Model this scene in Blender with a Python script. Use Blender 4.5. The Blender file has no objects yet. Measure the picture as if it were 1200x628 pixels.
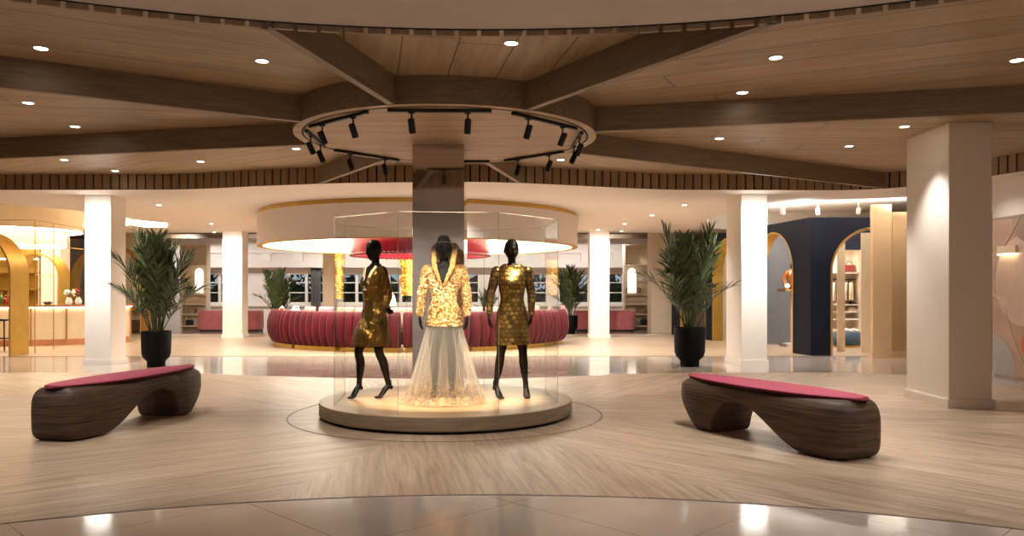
import bpy, bmesh, math, random
from mathutils import Vector, Matrix, noise
R = math.radians
PI = math.pi
random.seed(7)
SC = bpy.context.scene
COL = SC.collection

# ------------------------------------------------------------------ camera
EYE = 1.40      # camera height
FPX = 935.0     # focal length for a 1200 px wide frame
HOR = 342.0     # horizon row
cd = bpy.data.cameras.new('camera')
cam = bpy.data.objects.new('camera', cd)
COL.objects.link(cam)
cam.location = (0, 0, EYE)
cam.rotation_euler = (R(90), 0, 0)
cd.sensor_width = 36.0
cd.lens = FPX / 1200 * 36
cd.shift_y = (HOR - 314) / 1200
cd.clip_end = 200
SC.camera = cam

# ------------------------------------------------------------------ naming helpers
def tag(o, label=None, cat=None, group=None, kind=None):
    if label: o['label'] = label
    if cat: o['category'] = cat
    if group: o['group'] = group
    if kind: o['kind'] = kind
    return o

def thing(name, label, cat, loc=(0, 0, 0), rz=0.0, group=None):
    o = bpy.data.objects.new(name, None)
    o.empty_display_size = .1
    COL.objects.link(o)
    o.location = loc
    o.rotation_euler = (0, 0, rz)
    return tag(o, label, cat, group)

def obj(name, bm, mat, parent=None, smooth=False, loc=None, rz=0.0, bevel=0.0, subsurf=0, angle=40):
    me = bpy.data.meshes.new(name)
    bmesh.ops.recalc_face_normals(bm, faces=bm.faces[:])
    bm.to_mesh(me)
    bm.free()
    o = bpy.data.objects.new(name, me)
    COL.objects.link(o)
    mats = mat if isinstance(mat, (list, tuple)) else [mat]
    for m in mats: me.materials.append(m)
    if smooth:
        for p in me.polygons: p.use_smooth = True
        if angle < 180:
            try: me.set_sharp_from_angle(angle=R(angle))
            except Exception: pass
    if parent: o.parent = parent
    if loc is not None: o.location = loc
    if rz: o.rotation_euler = (0, 0, rz)
    if bevel:
        b = o.modifiers.new('bevel', 'BEVEL'); b.width = bevel; b.segments = 2; b.limit_method = 'ANGLE'
    if subsurf:
        s = o.modifiers.new('subsurf', 'SUBSURF'); s.levels = subsurf; s.render_levels = subsurf
    return o

def struct(name, bm, mat, **k):
    return tag(obj(name, bm, mat, **k), kind='structure')

def copy_tree(o, parent=None):
    c = o.copy()
    COL.objects.link(c)
    if parent: c.parent = parent
    for ch in list(o.children):
        copy_tree(ch, c)
    return c

# ------------------------------------------------------------------ mesh helpers
def box(bm, x0, x1, y0, y1, z0, z1, M=None):
    vs = [Vector((x, y, z)) for z in (z0, z1) for y in (y0, y1) for x in (x0, x1)]
    if M is not None: vs = [M @ v for v in vs]
    b = [bm.verts.new(v) for v in vs]
    for f in ((0, 2, 3, 1), (4, 5, 7, 6), (0, 1, 5, 4), (2, 6, 7, 3), (0, 4, 6, 2), (1, 3, 7, 5)):
        bm.faces.new([b[i] for i in f])
    return bm

def prism(bm, poly, z0, z1):
    lo = [bm.verts.new((x, y, z0)) for x, y in poly]
    hi = [bm.verts.new((x, y, z1)) for x, y in poly]
    n = len(poly)
    bm.faces.new(lo[::-1]); bm.faces.new(hi)
    for i in range(n):
        j = (i + 1) % n
        bm.faces.new((lo[i], lo[j], hi[j], hi[i]))
    return bm

def grid(bm, rows, cu=False, cap=False):
    """rows: list of rings (lists of points); cu closes each ring."""
    V = [[bm.verts.new(p) for p in r] for r in rows]
    n = len(V[0])
    for i in range(len(V) - 1):
        for j in range(n if cu else n - 1):
            k = (j + 1) % n
            bm.faces.new((V[i][j], V[i][k], V[i + 1][k], V[i + 1][j]))
    if cap:
        bm.faces.new(V[0][::-1]); bm.faces.new(V[-1])
    return V

def lathe(bm, prof, n=32, c=(0, 0, 0), cap=True):
    rows = [[(c[0] + r * math.cos(2 * PI * k / n), c[1] + r * math.sin(2 * PI * k / n), c[2] + z) for k in range(n)] for r, z in prof]
    grid(bm, rows, True, cap)
    return bm

def ring_slab(bm, r0, r1, z0, z1, c=(0, 0), n=96):
    """annular slab"""
    rows = []
    for r, z in ((r0, z0), (r1, z0), (r1, z1), (r0, z1), (r0, z0)):
        rows.append([(c[0] + r * math.cos(2 * PI * k / n), c[1] + r * math.sin(2 * PI * k / n), z) for k in range(n)])
    grid(bm, rows, True)
    bmesh.ops.remove_doubles(bm, verts=bm.verts[:], dist=1e-5)
    return bm

def cr(p0, p1, p2, p3, t):
    return 0.5 * ((2 * p1) + (-p0 + p2) * t + (2 * p0 - 5 * p1 + 4 * p2 - p3) * t * t + (-p0 + 3 * p1 - 3 * p2 + p3) * t ** 3)

def smooth_path(pts, per=5):
    P = [tuple(p) for p in pts]
    if per <= 1 or len(P) < 3: return P
    out = []
    n = len(P)
    for i in range(n - 1):
        a, b, c, d = P[max(i - 1, 0)], P[i], P[i + 1], P[min(i + 2, n - 1)]
        for k in range(per):
            t = k / per
            out.append(tuple(cr(a[q], b[q], c[q], d[q], t) for q in range(len(b))))
    out.append(P[-1])
    return out

def tube(bm, pts, rad, n=10, per=1, ref=None, round_end=True):
    """pts 3-vectors; rad: number or list of r or (ra,rb); ra lies along ref."""
    L = len(pts)
    if not isinstance(rad, (list, tuple)): rad = [rad] * L
    rr = [(r, r) if not isinstance(r, (list, tuple)) else tuple(r) for r in rad]
    rows = smooth_path([tuple(p) + r for p, r in zip(pts, rr)], per)
    C = [Vector(r[:3]) for r in rows]
    out = []
    T = []
    for i in range(len(C)):
        t = (C[min(i + 1, len(C) - 1)] - C[max(i - 1, 0)])
        if t.length < 1e-9: t = Vector((0, 0, 1))
        T.append(t.normalized())
    rf = Vector(ref) if ref is not None else (Vector((1, 0, 0)) if abs(T[0].x) < .8 else Vector((0, 1, 0)))
    def ring(c, t, ra, rb):
        u = rf - t * rf.dot(t)
        if u.length < 1e-4: u = t.orthogonal()
        u.normalize(); v = t.cross(u)
        return [c + u * ra * math.cos(2 * PI * k / n) + v * rb * math.sin(2 * PI * k / n) for k in range(n)]
    if round_end:
        for a in (80, 55, 25):
            s = math.sin(R(a)); q = math.cos(R(a)); m = min(rows[0][3:5])
            out.append(ring(C[0] - T[0] * m * s, T[0], rows[0][3] * q, rows[0][4] * q))
    for c, t, r in zip(C, T, rows): out.append(ring(c, t, r[3], r[4]))
    if round_end:
        for a in (25, 55, 80):
            s = math.sin(R(a)); q = math.cos(R(a)); m = min(rows[-1][3:5])
            out.append(ring(C[-1] + T[-1] * m * s, T[-1], rows[-1][3] * q, rows[-1][4] * q))
    grid(bm, out, True, True)
    return bm

def ball(bm, c, r, nu=14, nv=9):
    if not isinstance(r, (tuple, list)): r = (r, r, r)
    rows = []
    for i in range(1, nv):
        a = -PI / 2 + PI * i / nv
        rows.append([(c[0] + r[0] * math.cos(a) * math.cos(2 * PI * k / nu), c[1] + r[1] * math.cos(a) * math.sin(2 * PI * k / nu), c[2] + r[2] * math.sin(a)) for k in range(nu)])
    grid(bm, rows, True, True)
    return bm

def cylz(bm, c, r, z0, z1, n=20):
    return lathe(bm, [(r, z0), (r, z1)], n, (c[0], c[1], 0))

def B(): return bmesh.new()

def W(px, py, Y):
    """a photo point at distance Y, in metres"""
    return Vector(((px - 600) * Y / FPX, Y, EYE - (py - HOR) * Y / FPX))

def remesh(bm, voxel, smooth_it=4, fac=.5):
    """one continuous skin out of overlapping closed shapes"""
    bmesh.ops.recalc_face_normals(bm, faces=bm.faces[:])
    me = bpy.data.meshes.new('tmp'); bm.to_mesh(me); bm.free()
    o = bpy.data.objects.new('tmp', me); COL.objects.link(o)
    m = o.modifiers.new('r', 'REMESH'); m.mode = 'VOXEL'; m.voxel_size = voxel
    if smooth_it:
        s = o.modifiers.new('s', 'SMOOTH'); s.factor = fac; s.iterations = smooth_it
    dg = bpy.context.evaluated_depsgraph_get()
    me2 = bpy.data.meshes.new_from_object(o.evaluated_get(dg))
    b2 = bmesh.new(); b2.from_mesh(me2)
    bpy.data.objects.remove(o); bpy.data.meshes.remove(me); bpy.data.meshes.remove(me2)
    return b2

# ------------------------------------------------------------------ materials
def srgb(h):
    if isinstance(h, str):
        h = h.lstrip('#'); c = [int(h[i:i + 2], 16) / 255 for i in (0, 2, 4)]
    else: c = h
    return tuple((x / 12.92 if x <= .04045 else ((x + .055) / 1.055) ** 2.4) for x in c) + (1,)

class NT:
    def __init__(s, name):
        s.m = bpy.data.materials.new(name); s.m.use_nodes = True
        s.t = s.m.node_tree; s.t.nodes.clear()
        s.out = s.n('ShaderNodeOutputMaterial')
    def n(s, typ, **k):
        x = s.t.nodes.new(typ)
        for a, v in k.items(): setattr(x, a, v)
        return x
    def l(s, a, b): s.t.links.new(a, b)
    def setin(s, node, name, v):
        i = node.inputs[name]
        if hasattr(v, 'links') or isinstance(v, bpy.types.NodeSocket): s.l(v, i)
        else: i.default_value = v
    def math(s, op, a, b=None, c=None):
        x = s.n('ShaderNodeMath', operation=op)
        for i, v in enumerate((a, b, c)):
            if v is None: continue
            if isinstance(v, bpy.types.NodeSocket): s.l(v, x.inputs[i])
            else: x.inputs[i].default_value = v
        return x.outputs[0]
    def mix(s, f, a, b):
        x = s.n('ShaderNodeMix', data_type='RGBA')
        for sock, v in ((x.inputs['Factor'], f), (x.inputs[6], a), (x.inputs[7], b)):
            if isinstance(v, bpy.types.NodeSocket): s.l(v, sock)
            else: sock.default_value = v
        return x.outputs[2]
    def ramp(s, f, stops):
        x = s.n('ShaderNodeValToRGB')
        e = x.color_ramp.elements
        while len(e) < len(stops): e.new(.5)
        for q, (p, c) in zip(e, stops): q.position = p; q.color = c
        s.l(f, x.inputs[0])
        return x.outputs[0]
    def pb(s, **k):
        p = s.n('ShaderNodeBsdfPrincipled')
        for a, v in k.items(): s.setin(p, a, v)
        s.l(p.outputs[0], s.out.inputs[0])
        return p
    def coord(s, which='Object', scale=(1, 1, 1)):
        tc = s.n('ShaderNodeTexCoord'); mp = s.n('ShaderNodeMapping')
        s.l(tc.outputs[which], mp.inputs[0]); mp.inputs['Scale'].default_value = scale
        return mp.outputs[0]
    def noise(s, vec, scale=5, detail=4, rough=.5):
        x = s.n('ShaderNodeTexNoise'); s.l(vec, x.inputs['Vector'])
        x.inputs['Scale'].default_value = scale; x.inputs['Detail'].default_value = detail; x.inputs['Roughness'].default_value = rough
        return x.outputs[0]
    def bump(s, h, strength=.2, dist=.01):
        x = s.n('ShaderNodeBump'); x.inputs['Strength'].default_value = strength; x.inputs['Distance'].default_value = dist
        s.l(h, x.inputs['Height'])
        return x.outputs[0]

def plain(name, col, rough=.5, metal=0.0, var=.04, vscale=6, bump=0.0, bscale=60, coat=0.0, **k):
    t = NT(name)
    c = srgb(col)
    v = t.coord()
    f = t.noise(v, vscale, 3)
    lo = tuple(max(0, x * (1 - var * 2)) for x in c[:3]) + (1,)
    hi = tuple(min(1, x * (1 + var * 2)) for x in c[:3]) + (1,)
    kk = dict(k)
    p = t.pb(**{'Base Color': t.ramp(f, [(.25, lo), (.75, hi)]), 'Roughness': rough, 'Metallic': metal})
    for a, b in kk.items(): t.setin(p, a, b)
    if coat: p.inputs['Coat Weight'].default_value = coat; p.inputs['Coat Roughness'].default_value = .15
    if bump: t.l(t.bump(t.noise(v, bscale, 4), bump), p.inputs['Normal'])
    return t.m

def emit(name, col, strength):
    t = NT(name)
    e = t.n('ShaderNodeEmission'); e.inputs[0].default_value = srgb(col); e.inputs[1].default_value = strength
    t.l(e.outputs[0], t.out.inputs[0])
    return t.m

def planks(name, dark, mid, light, width, length, rough, joint=.012, joint_dark=.45, tint=.5, grain=.5, src='UV', spec=.5, streak=10.0):
    """boards running along U (or object X): own tint per board, long grain, dark joints"""
    t = NT(name)
    tc = t.n('ShaderNodeTexCoord'); sp = t.n('ShaderNodeSeparateXYZ'); t.l(tc.outputs[src], sp.inputs[0])
    u, v = sp.outputs[0], sp.outputs[1]
    row = t.math('FLOOR', t.math('DIVIDE', v, width))
    wn = t.n('ShaderNodeTexWhiteNoise', noise_dimensions='1D'); t.l(row, wn.inputs['W'])
    ush = t.math('ADD', u, t.math('MULTIPLY', wn.outputs[0], length * 3))
    seg = t.math('FLOOR', t.math('DIVIDE', ush, length))
    cv = t.n('ShaderNodeCombineXYZ'); t.l(row, cv.inputs[0]); t.l(seg, cv.inputs[1])
    wn2 = t.n('ShaderNodeTexWhiteNoise', noise_dimensions='2D'); t.l(cv.outputs[0], wn2.inputs['Vector'])
    gv = t.n('ShaderNodeCombineXYZ')
    t.l(t.math('MULTIPLY', u, .8), gv.inputs[0]); t.l(t.math('MULTIPLY', v, streak), gv.inputs[1]); t.l(t.math('MULTIPLY', wn2.outputs[0], 37), gv.inputs[2])
    g = t.noise(gv.outputs[0], 1.6, 5, .6)
    fine = t.n('ShaderNodeCombineXYZ')
    t.l(t.math('MULTIPLY', u, 4), fine.inputs[0]); t.l(t.math('MULTIPLY', v, streak * 12), fine.inputs[1]); t.l(seg, fine.inputs[2])
    g2 = t.noise(fine.outputs[0], 1.5, 3, .6)
    f = t.math('ADD', t.math('MULTIPLY', wn2.outputs[0], tint), t.math('MULTIPLY', t.math('SUBTRACT', g, .5), grain * 2.4))
    f = t.math('ADD', f, t.math('ADD', t.math('MULTIPLY', t.math('SUBTRACT', g2, .5), grain * .8), (1 - tint) * .5))
    col = t.ramp(f, [(.0, srgb(dark)), (.5, srgb(mid)), (1, srgb(light))])
    fv = t.math('FRACT', t.math('DIVIDE', v, width))
    fu = t.math('FRACT', t.math('DIVIDE', ush, length))
    j1 = t.math('LESS_THAN', fv, joint)
    j2 = t.math('LESS_THAN', fu, joint * width / length)
    j = t.math('MAXIMUM', j1, j2)
    dk = srgb(dark); dk = tuple(x * joint_dark for x in dk[:3]) + (1,)
    p = t.pb(**{'Base Color': t.mix(j, col, dk), 'Roughness': rough, 'Specular IOR Level': spec})
    h = t.math('SUBTRACT', t.math('MULTIPLY', g2, .3), j)
    t.l(t.bump(h, .15, .004), p.inputs['Normal'])
    return t.m

def grainwood(name, dark, light, scale=(1, 12, 12), rough=.5, bump=.1, contrast=(.3, .7), spec=.5, base=2.0):
    t = NT(name)
    v = t.coord('Object', scale)
    g = t.noise(v, base, 6, .6)
    p = t.pb(**{'Base Color': t.ramp(g, [(contrast[0], srgb(dark)), (contrast[1], srgb(light))]), 'Roughness': rough, 'Specular IOR Level': spec})
    if bump: t.l(t.bump(g, bump, .01), p.inputs['Normal'])
    return t.m

def glass(name, tint='#f4faf6', rough=0.0, refl=1.0):
    """thin architectural glass: fresnel mix of clear and mirror"""
    t = NT(name)
    tr = t.n('ShaderNodeBsdfTransparent'); tr.inputs[0].default_value = srgb(tint)
    gl = t.n('ShaderNodeBsdfGlossy'); gl.inputs['Roughness'].default_value = rough
    fr = t.n('ShaderNodeFresnel'); ge = t.n('ShaderNodeNewGeometry')
    t.l(t.math('SUBTRACT', 1.45, t.math('MULTIPLY', ge.outputs['Backfacing'], 1.45 - 1 / 1.45)), fr.inputs[0])
    mx = t.n('ShaderNodeMixShader')
    t.l(t.math('MULTIPLY', fr.outputs[0], refl), mx.inputs[0]); t.l(tr.outputs[0], mx.inputs[1]); t.l(gl.outputs[0], mx.inputs[2])
    t.l(mx.outputs[0], t.out.inputs[0])
    return t.m

M = {}
M['floor_wood'] = planks('timber strip floor', '#8c765f', '#b59e86', '#ccb8a2', .13, 2.2, .38, joint=.008, joint_dark=.9, tint=.2, grain=.85, streak=13, spec=.45)
M['far_wood'] = planks('far timber floor', '#a08b75', '#b59f88', '#c5b09b', .14, 1.8, .3, joint=.015, tint=.5, grain=.4)
M['ceil_wood'] = planks('timber ceiling boards', '#8d775d', '#a88f70', '#b9a284', .46, 7.0, .5, joint=.026, joint_dark=.25, tint=.3, grain=.65, streak=8)
M['disc_wood'] = planks('timber disc boards', '#9d8365', '#b39775', '#c2a886', .075, 2.0, .5, joint=.03, joint_dark=.75, tint=.55, grain=.5)
M['beam_wood'] = grainwood('timber beam', '#6f5d49', '#8f7a62', (1.0, 14, 14), .5)
M['fascia_wood'] = grainwood('timber slat', '#8a7156', '#a68c6f', (6, 6, 1.2), .5)
M['plinth_wood'] = grainwood('timber platform top', '#9a7a55', '#bd9c74', (.8, 10, 10), .4, .05)
M['plinth_side'] = grainwood('timber platform side', '#7b6a56', '#9a8871', (2, 2, 16), .45, .05)
M['walnut'] = grainwood('dark layered walnut', '#241a14', '#6b5444', (1.2, 1.2, 48), .5, .35, (.3, .72), spec=.3)
M['white'] = plain('white plaster', '#e9e2d8', .6, var=.01)
M['warm_white'] = plain('warm white ceiling plaster', '#e3d9d1', .7, var=.01)
M['void_white'] = plain('upper ceiling plaster', '#d3c9c0', .8, var=.01)
M['mauve'] = plain('mauve grey wall', '#b0a6a2', .8, var=.02)
M['cream'] = plain('cream wall', '#dccbb0', .7, var=.02)
M['tan'] = plain('tan wall', '#c3a57e', .7, var=.02)
M['tan_dark'] = plain('brown tan wall', '#a58863', .7, var=.02)
M['navy'] = plain('navy lacquer wall', '#090d1b', .6, var=.05, **{'Specular IOR Level': .15})
M['gold'] = plain('brushed gold', '#d3ab52', .42, .8, var=.06, vscale=3)
M['gold_wire'] = plain('gold wire', '#c79a4a', .35, .8)
M['copper'] = plain('copper edge', '#c98e68', .35, .7)
M['black'] = plain('black metal', '#0d0c0c', .45, var=.1)
M['pot_black'] = plain('matte black pot', '#0a0909', .75, var=.15, bump=.1, bscale=40, **{'Specular IOR Level': .2})
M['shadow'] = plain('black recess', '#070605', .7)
M['burgundy'] = plain('burgundy velvet', '#58081b', .7, var=.15, vscale=3, **{'Sheen Weight': .12, 'Sheen Roughness': .4, 'Specular IOR Level': .25})
M['rose'] = plain('rose velvet', '#c4707b', .75, var=.08, vscale=4, **{'Sheen Weight': .5})
M['pad'] = plain('raspberry felt pad', '#b04d63', .8, var=.04, vscale=20, bump=.15, bscale=250)
M['pad_edge'] = plain('dark red pad edge', '#5c1626', .8)
M['pale_pink'] = plain('pale pink fabric', '#cf9c92', .85, var=.1, bump=.4, bscale=90)
M['leaf'] = plain('palm leaf', '#45532f', .45, var=.35, vscale=9, **{'Specular IOR Level': .4})
M['stem'] = plain('palm stem', '#4c5a30', .6, var=.2)
M['soil'] = plain('dark soil', '#1c140e', .9, var=.3, vscale=40, bump=.5)
M['skin'] = plain('bronze black mannequin', '#15100d', .42, .0, var=.15, vscale=5, **{'Specular IOR Level': .22})
M['skin_black'] = plain('matte black mannequin', '#090807', .5, .0, var=.1, **{'Specular IOR Level': .06})
M['mirror'] = plain('dark mirror', '#d6cdc8', .05, 1.0, var=.0)
M['tile'] = None
M['slate'] = plain('slate grey wall', '#62646c', .5, var=.03)
M['glass'] = glass('vitrine glass', '#fdfefd', refl=.4)
M['pane'] = glass('window glass', '#dfe6ea')
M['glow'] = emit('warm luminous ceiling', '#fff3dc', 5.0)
M['lamp'] = emit('downlight lens', '#fff2de', 14.0)
M['led'] = emit('led strip', '#ffe6bd', 7.0)

def tiles():
    t = NT('polished stone tile')
    tc = t.n('ShaderNodeTexCoord'); sp = t.n('ShaderNodeSeparateXYZ'); t.l(tc.outputs['Object'], sp.inputs[0])
    # 1.2 m tiles laid at 45 degrees
    a = t.math('MULTIPLY', t.math('ADD', sp.outputs[0], sp.outputs[1]), .7071 / 1.25)
    b = t.math('MULTIPLY', t.math('SUBTRACT', sp.outputs[0], sp.outputs[1]), .7071 / 1.25)
    ja = t.math('LESS_THAN', t.math('FRACT', a), .006); jb = t.math('LESS_THAN', t.math('FRACT', b), .006)
    j = t.math('MAXIMUM', ja, jb)
    v = t.coord('Object')
    n = t.noise(v, 1.2, 5)
    c = t.ramp(n, [(.3, srgb('#b0a399')), (.7, srgb('#c3b6ac'))])
    p = t.pb(**{'Base Color': t.mix(j, c, srgb('#8c7766')), 'Roughness': .1, 'Specular IOR Level': .5})
    return t.m
M['tile'] = tiles()

# ------------------------------------------------------------------ the plan of the place
CX, CY = -.75, 9.2            # centre of platform and ceiling disc
Z_WOOD, Z_DROP, Z_WHITE = 3.435, 3.165, 3.25
VOID = (-.15, -1.1, 6.6)      # round stone floor and plaster ceiling near the camera
XL, XR = -13.0, 8.05
# timber ceiling's far edge (and the timber floor's): x, y
EDGE = [(-13.0, 13.75), (-8.86, 13.81), (-6.67, 13.78), (-5.9, 13.75), (-5.25, 13.64), (-4.27, 13.31), (-3.65, 13.15), (-2.77, 12.94), (-1.65, 12.84), (-.82, 12.79),
        (0, 12.89), (.84, 13.15), (1.73, 13.47), (2.65, 13.75), (3.69, 13.81), (5.4, 13.85), (6.2, 13.7), (6.8, 13.2), (7.2, 12.4), (7.5, 11.5), (7.8, 10.5), (8.05, 9.6)]
EDGE = [tuple(p) for p in smooth_path(EDGE, 6)]

def reach(th):
    """distance from the centre to the timber region's border in direction th"""
    dx, dy = math.cos(th), math.sin(th)
    best = 40.0
    # void circle
    ox, oy = CX - VOID[0], CY - VOID[1]
    b = ox * dx + oy * dy; c = ox * ox + oy * oy - VOID[2] ** 2
    D = b * b - c
    if D > 0:
        s = -b - math.sqrt(D)
        if s > 0: best = min(best, s)
    for xw in (XL, XR):
        if abs(dx) > 1e-6:
            s = (xw - CX) / dx
            if s > 0: best = min(best, s)
    if dy < -1e-6: best = min(best, (-6 - CY) / dy)
    for (x0, y0), (x1, y1) in zip(EDGE, EDGE[1:]):
        ex, ey = x1 - x0, y1 - y0
        den = dx * ey - dy * ex
        if abs(den) < 1e-9: continue
        s = ((x0 - CX) * ey - (y0 - CY) * ex) / den
        q = ((x0 - CX) * dy - (y0 - CY) * dx) / den
        if s > 0 and -.001 <= q <= 1.001: best = min(best, s)
    return best

def timber_field(z, dirs, r0, flip=False):
    """the timber field in eight sectors; UVs run along each sector's boards"""
    bm = B(); uv = bm.loops.layers.uv.new('UVMap')
    for k in range(8):
        a0 = R(32 + 45 * k); d = R(dirs[k]); n = 40
        cs, sn = math.cos(d), math.sin(d)
        rows = []
        for i in range(n + 1):
            th = a0 + R(45) * i / n
            if i == 0: th += 1e-6
            if i == n: th -= 1e-6
            r = reach(th)
            rows.append([Vector((CX + q * math.cos(th), CY + q * math.sin(th), z)) for q in (r0, r0 + (r - r0) * .5, r)])
        V = [[bm.verts.new(p) for p in r] for r in rows]
        for i in range(n):
            for j in range(2):
                f = bm.faces.new((V[i][j], V[i][j + 1], V[i + 1][j + 1], V[i + 1][j]))
                for lp in f.loops:
                    x, y = lp.vert.co.x - CX, lp.vert.co.y - CY
                    lp[uv].uv = (x * cs + y * sn + 17 * k, -x * sn + y * cs + 7.3 * k)
    return bm
# ================================================================== THE SETTING
# stone base floor under everything
bm = B(); box(bm, -24, 17, -10, 33, -.1, 0); struct('floor', bm, M['tile'])
bm = timber_field(.004, [54, 99, 145, 192, 218, 280, 312, 350], .5); struct('floor_timber', bm, M['floor_wood'])
# far timber floor
bm = B(); uv = bm.loops.layers.uv.new('UVMap')
vs = [bm.verts.new(p) for p in ((-24, 17.3, .004), (17, 17.3, .004), (17, 26.2, .004), (-24, 26.2, .004))]
f = bm.faces.new(vs)
for lp in f.loops: lp[uv].uv = (lp.vert.co.x, lp.vert.co.y)
struct('floor_far', bm, M['far_wood'])
# thin inlay ring round the platform
bm = B(); ring_slab(bm, 1.765, 1.785, .003, .0065, (CX, CY)); struct('floor_inlay', bm, M['beam_wood'])

# timber ceiling
bm = timber_field(Z_WOOD, [54, 99, 145, 189, 209, 280, 334, 0], 1.0); struct('ceiling_timber', bm, M['ceil_wood'])
# unseen slab over everything, added to stop outside light leaking in
bm = B(); box(bm, -24, 17, -10, 33, 4.3, 4.4); struct('ceiling_leak_slab', bm, M['warm_white'])
# round plaster ceiling over the round stone floor
bm = B(); lathe(bm, [(VOID[2] - .02, 3.205), (VOID[2] - .02, 3.5)], 160, (VOID[0], VOID[1], 0)); struct('ceiling_round', bm, M['void_white'])
# white ceiling beyond the timber, with a round cove over the bar
COVE = (-13.6, 19.6, 3.95)
bm = B()
def loop(pts, z):
    v = [bm.verts.new((x, y, z)) for x, y in pts]
    return [bm.edges.new((v[i], v[(i + 1) % len(v)])) for i in range(len(v))]
outer = [(-24, 10)] + [(-13.0, 10)] + [(x, y + .02) for x, y in EDGE] + [(17, 9.6), (17, 24.9), (-24, 24.9)]
# bright ceiling pocket behind the left column (triangle) and over the shop
POCK_L = [(-11.4, 20.35), (-9.87, 20.25), (-9.55, 20.8), (-9.15, 22.6), (-9.6, 22.9), (-11.4, 22.9)]
POCK_R = [(4.95, 17.6), (5.6, 16.75), (6.6, 16.0), (7.9, 15.55), (12.5, 15.4), (12.5, 23.5), (5.8, 23.5), (5.0, 20.5)]
hole = [(COVE[0] + COVE[2] * math.cos(2 * PI * k / 72), COVE[1] + COVE[2] * math.sin(2 * PI * k / 72)) for k in range(72)]
# keep the pocket clear of the cove
POCK_L = [(x, y) for x, y in POCK_L if math.hypot(x - COVE[0], y - COVE[1]) > COVE[2] + .03] 
ed = loop(outer, Z_WHITE)
ed += loop(hole, Z_WHITE) + loop(POCK_R, Z_WHITE)
bmesh.ops.triangle_fill(bm, use_beauty=True, use_dissolve=False, edges=ed)
struct('ceiling_white', bm, M['warm_white'])
# riser at its far end and walls of the cove and of the pocket over the shop
bm = B(); box(bm, -24, 17, 24.9, 24.94, Z_WHITE, 4.3); struct('ceiling_riser', bm, M['warm_white'])
bm = B()
grid(bm, [[(x, y, Z_WHITE) for x, y in hole], [(x, y, 3.62) for x, y in hole]], True)
v = [bm.verts.new((x, y, 3.62)) for x, y in hole]; bm.faces.new(v)
struct('ceiling_cove', bm, M['cream'])
bm = B()
grid(bm, [[(x, y, Z_WHITE) for x, y in POCK_R], [(x, y, 3.75) for x, y in POCK_R]], True)
v = [bm.verts.new((x, y, 3.75)) for x, y in POCK_R]; bm.faces.new(v)
struct('ceiling_pocket', bm, M['white'])
# far ceiling with dark beams
bm = B(); box(bm, -24, 17, 24.94, 33, 3.62, 3.7); struct('ceiling_far', bm, M['warm_white'])

for yb in (25.6, 28.0, 30.4):
    bm = B(); box(bm, -23.9, 16.9, yb, yb + .22, 3.44, 3.62); struct('ceiling_beam', bm, M['beam_wood'])
# slatted edges of the timber ceiling
def slat_edge(path, z0, z1, pitch, gap, depth, flip=1):
    bm = B()
    L = [0.0]
    for a, b in zip(path, path[1:]): L.append(L[-1] + math.dist(a, b))
    def at(s):
        for i in range(len(L) - 1):
            if s <= L[i + 1]:
                t = (s - L[i]) / max(1e-9, L[i + 1] - L[i])
                return Vector((path[i][0] + (path[i + 1][0] - path[i][0]) * t, path[i][1] + (path[i + 1][1] - path[i][1]) * t, 0))
        return Vector((path[-1][0], path[-1][1], 0))
    s = 0.0
    while s + pitch < L[-1]:
        a, b = at(s), at(s + pitch - gap)
        n = Vector((-(b - a).y, (b - a).x, 0)).normalized() * depth * flip
        prism(bm, [(a.x, a.y), (b.x, b.y), ((b + n).x, (b + n).y), ((a + n).x, (a + n).y)], z0, z1)
        s += pitch
    return bm
struct('trim_1', slat_edge(EDGE, Z_DROP, Z_WOOD + .05, .152, .03, .03), M['fascia_wood'])
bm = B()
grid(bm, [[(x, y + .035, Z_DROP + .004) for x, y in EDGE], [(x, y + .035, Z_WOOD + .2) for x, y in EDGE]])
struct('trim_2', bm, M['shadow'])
arc = [(VOID[0] + VOID[2] * math.cos(R(a)), VOID[1] + VOID[2] * math.sin(R(a))) for a in [178 - k * .8 for k in range(221)]]
struct('trim_3', slat_edge(arc, Z_DROP, Z_WOOD + .05, .155, .03, .03, 1), M['fascia_wood'])
bm = B()
arc2 = [(VOID[0] + (VOID[2] - .008) * math.cos(R(a)), VOID[1] + (VOID[2] - .008) * math.sin(R(a))) for a in [178 - k * .8 for k in range(221)]]
arc3 = [(VOID[0] + (VOID[2] - .02) * math.cos(R(a)), VOID[1] + (VOID[2] - .02) * math.sin(R(a))) for a in [178 - k * .8 for k in range(221)]]
grid(bm, [[(x, y, 3.199) for x, y in arc2], [(x, y, 3.206) for x, y in arc2], [(x, y, 3.206) for x, y in arc3], [(x, y, 3.199) for x, y in arc3], [(x, y, 3.199) for x, y in arc2]])
struct('trim_4', bm, M['shadow'])

# eight beams from the disc outward
RD = 1.715
for k in range(8):
    th = R(32 + 45 * k)
    if k == 7: th = R(347)
    r1 = reach(th) + (.02 if k in (0, 1, 2) else .01)
    L = r1 - RD + .02
    bm = B(); box(bm, 0, L, -.035, .035, Z_DROP, Z_WOOD + .03)
    o = struct('ceiling_beam', bm, M['beam_wood'])
    o.location = (CX + (RD - .02) * math.cos(th), CY + (RD - .02) * math.sin(th), 0); o.rotation_euler = (0, 0, th)
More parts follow.
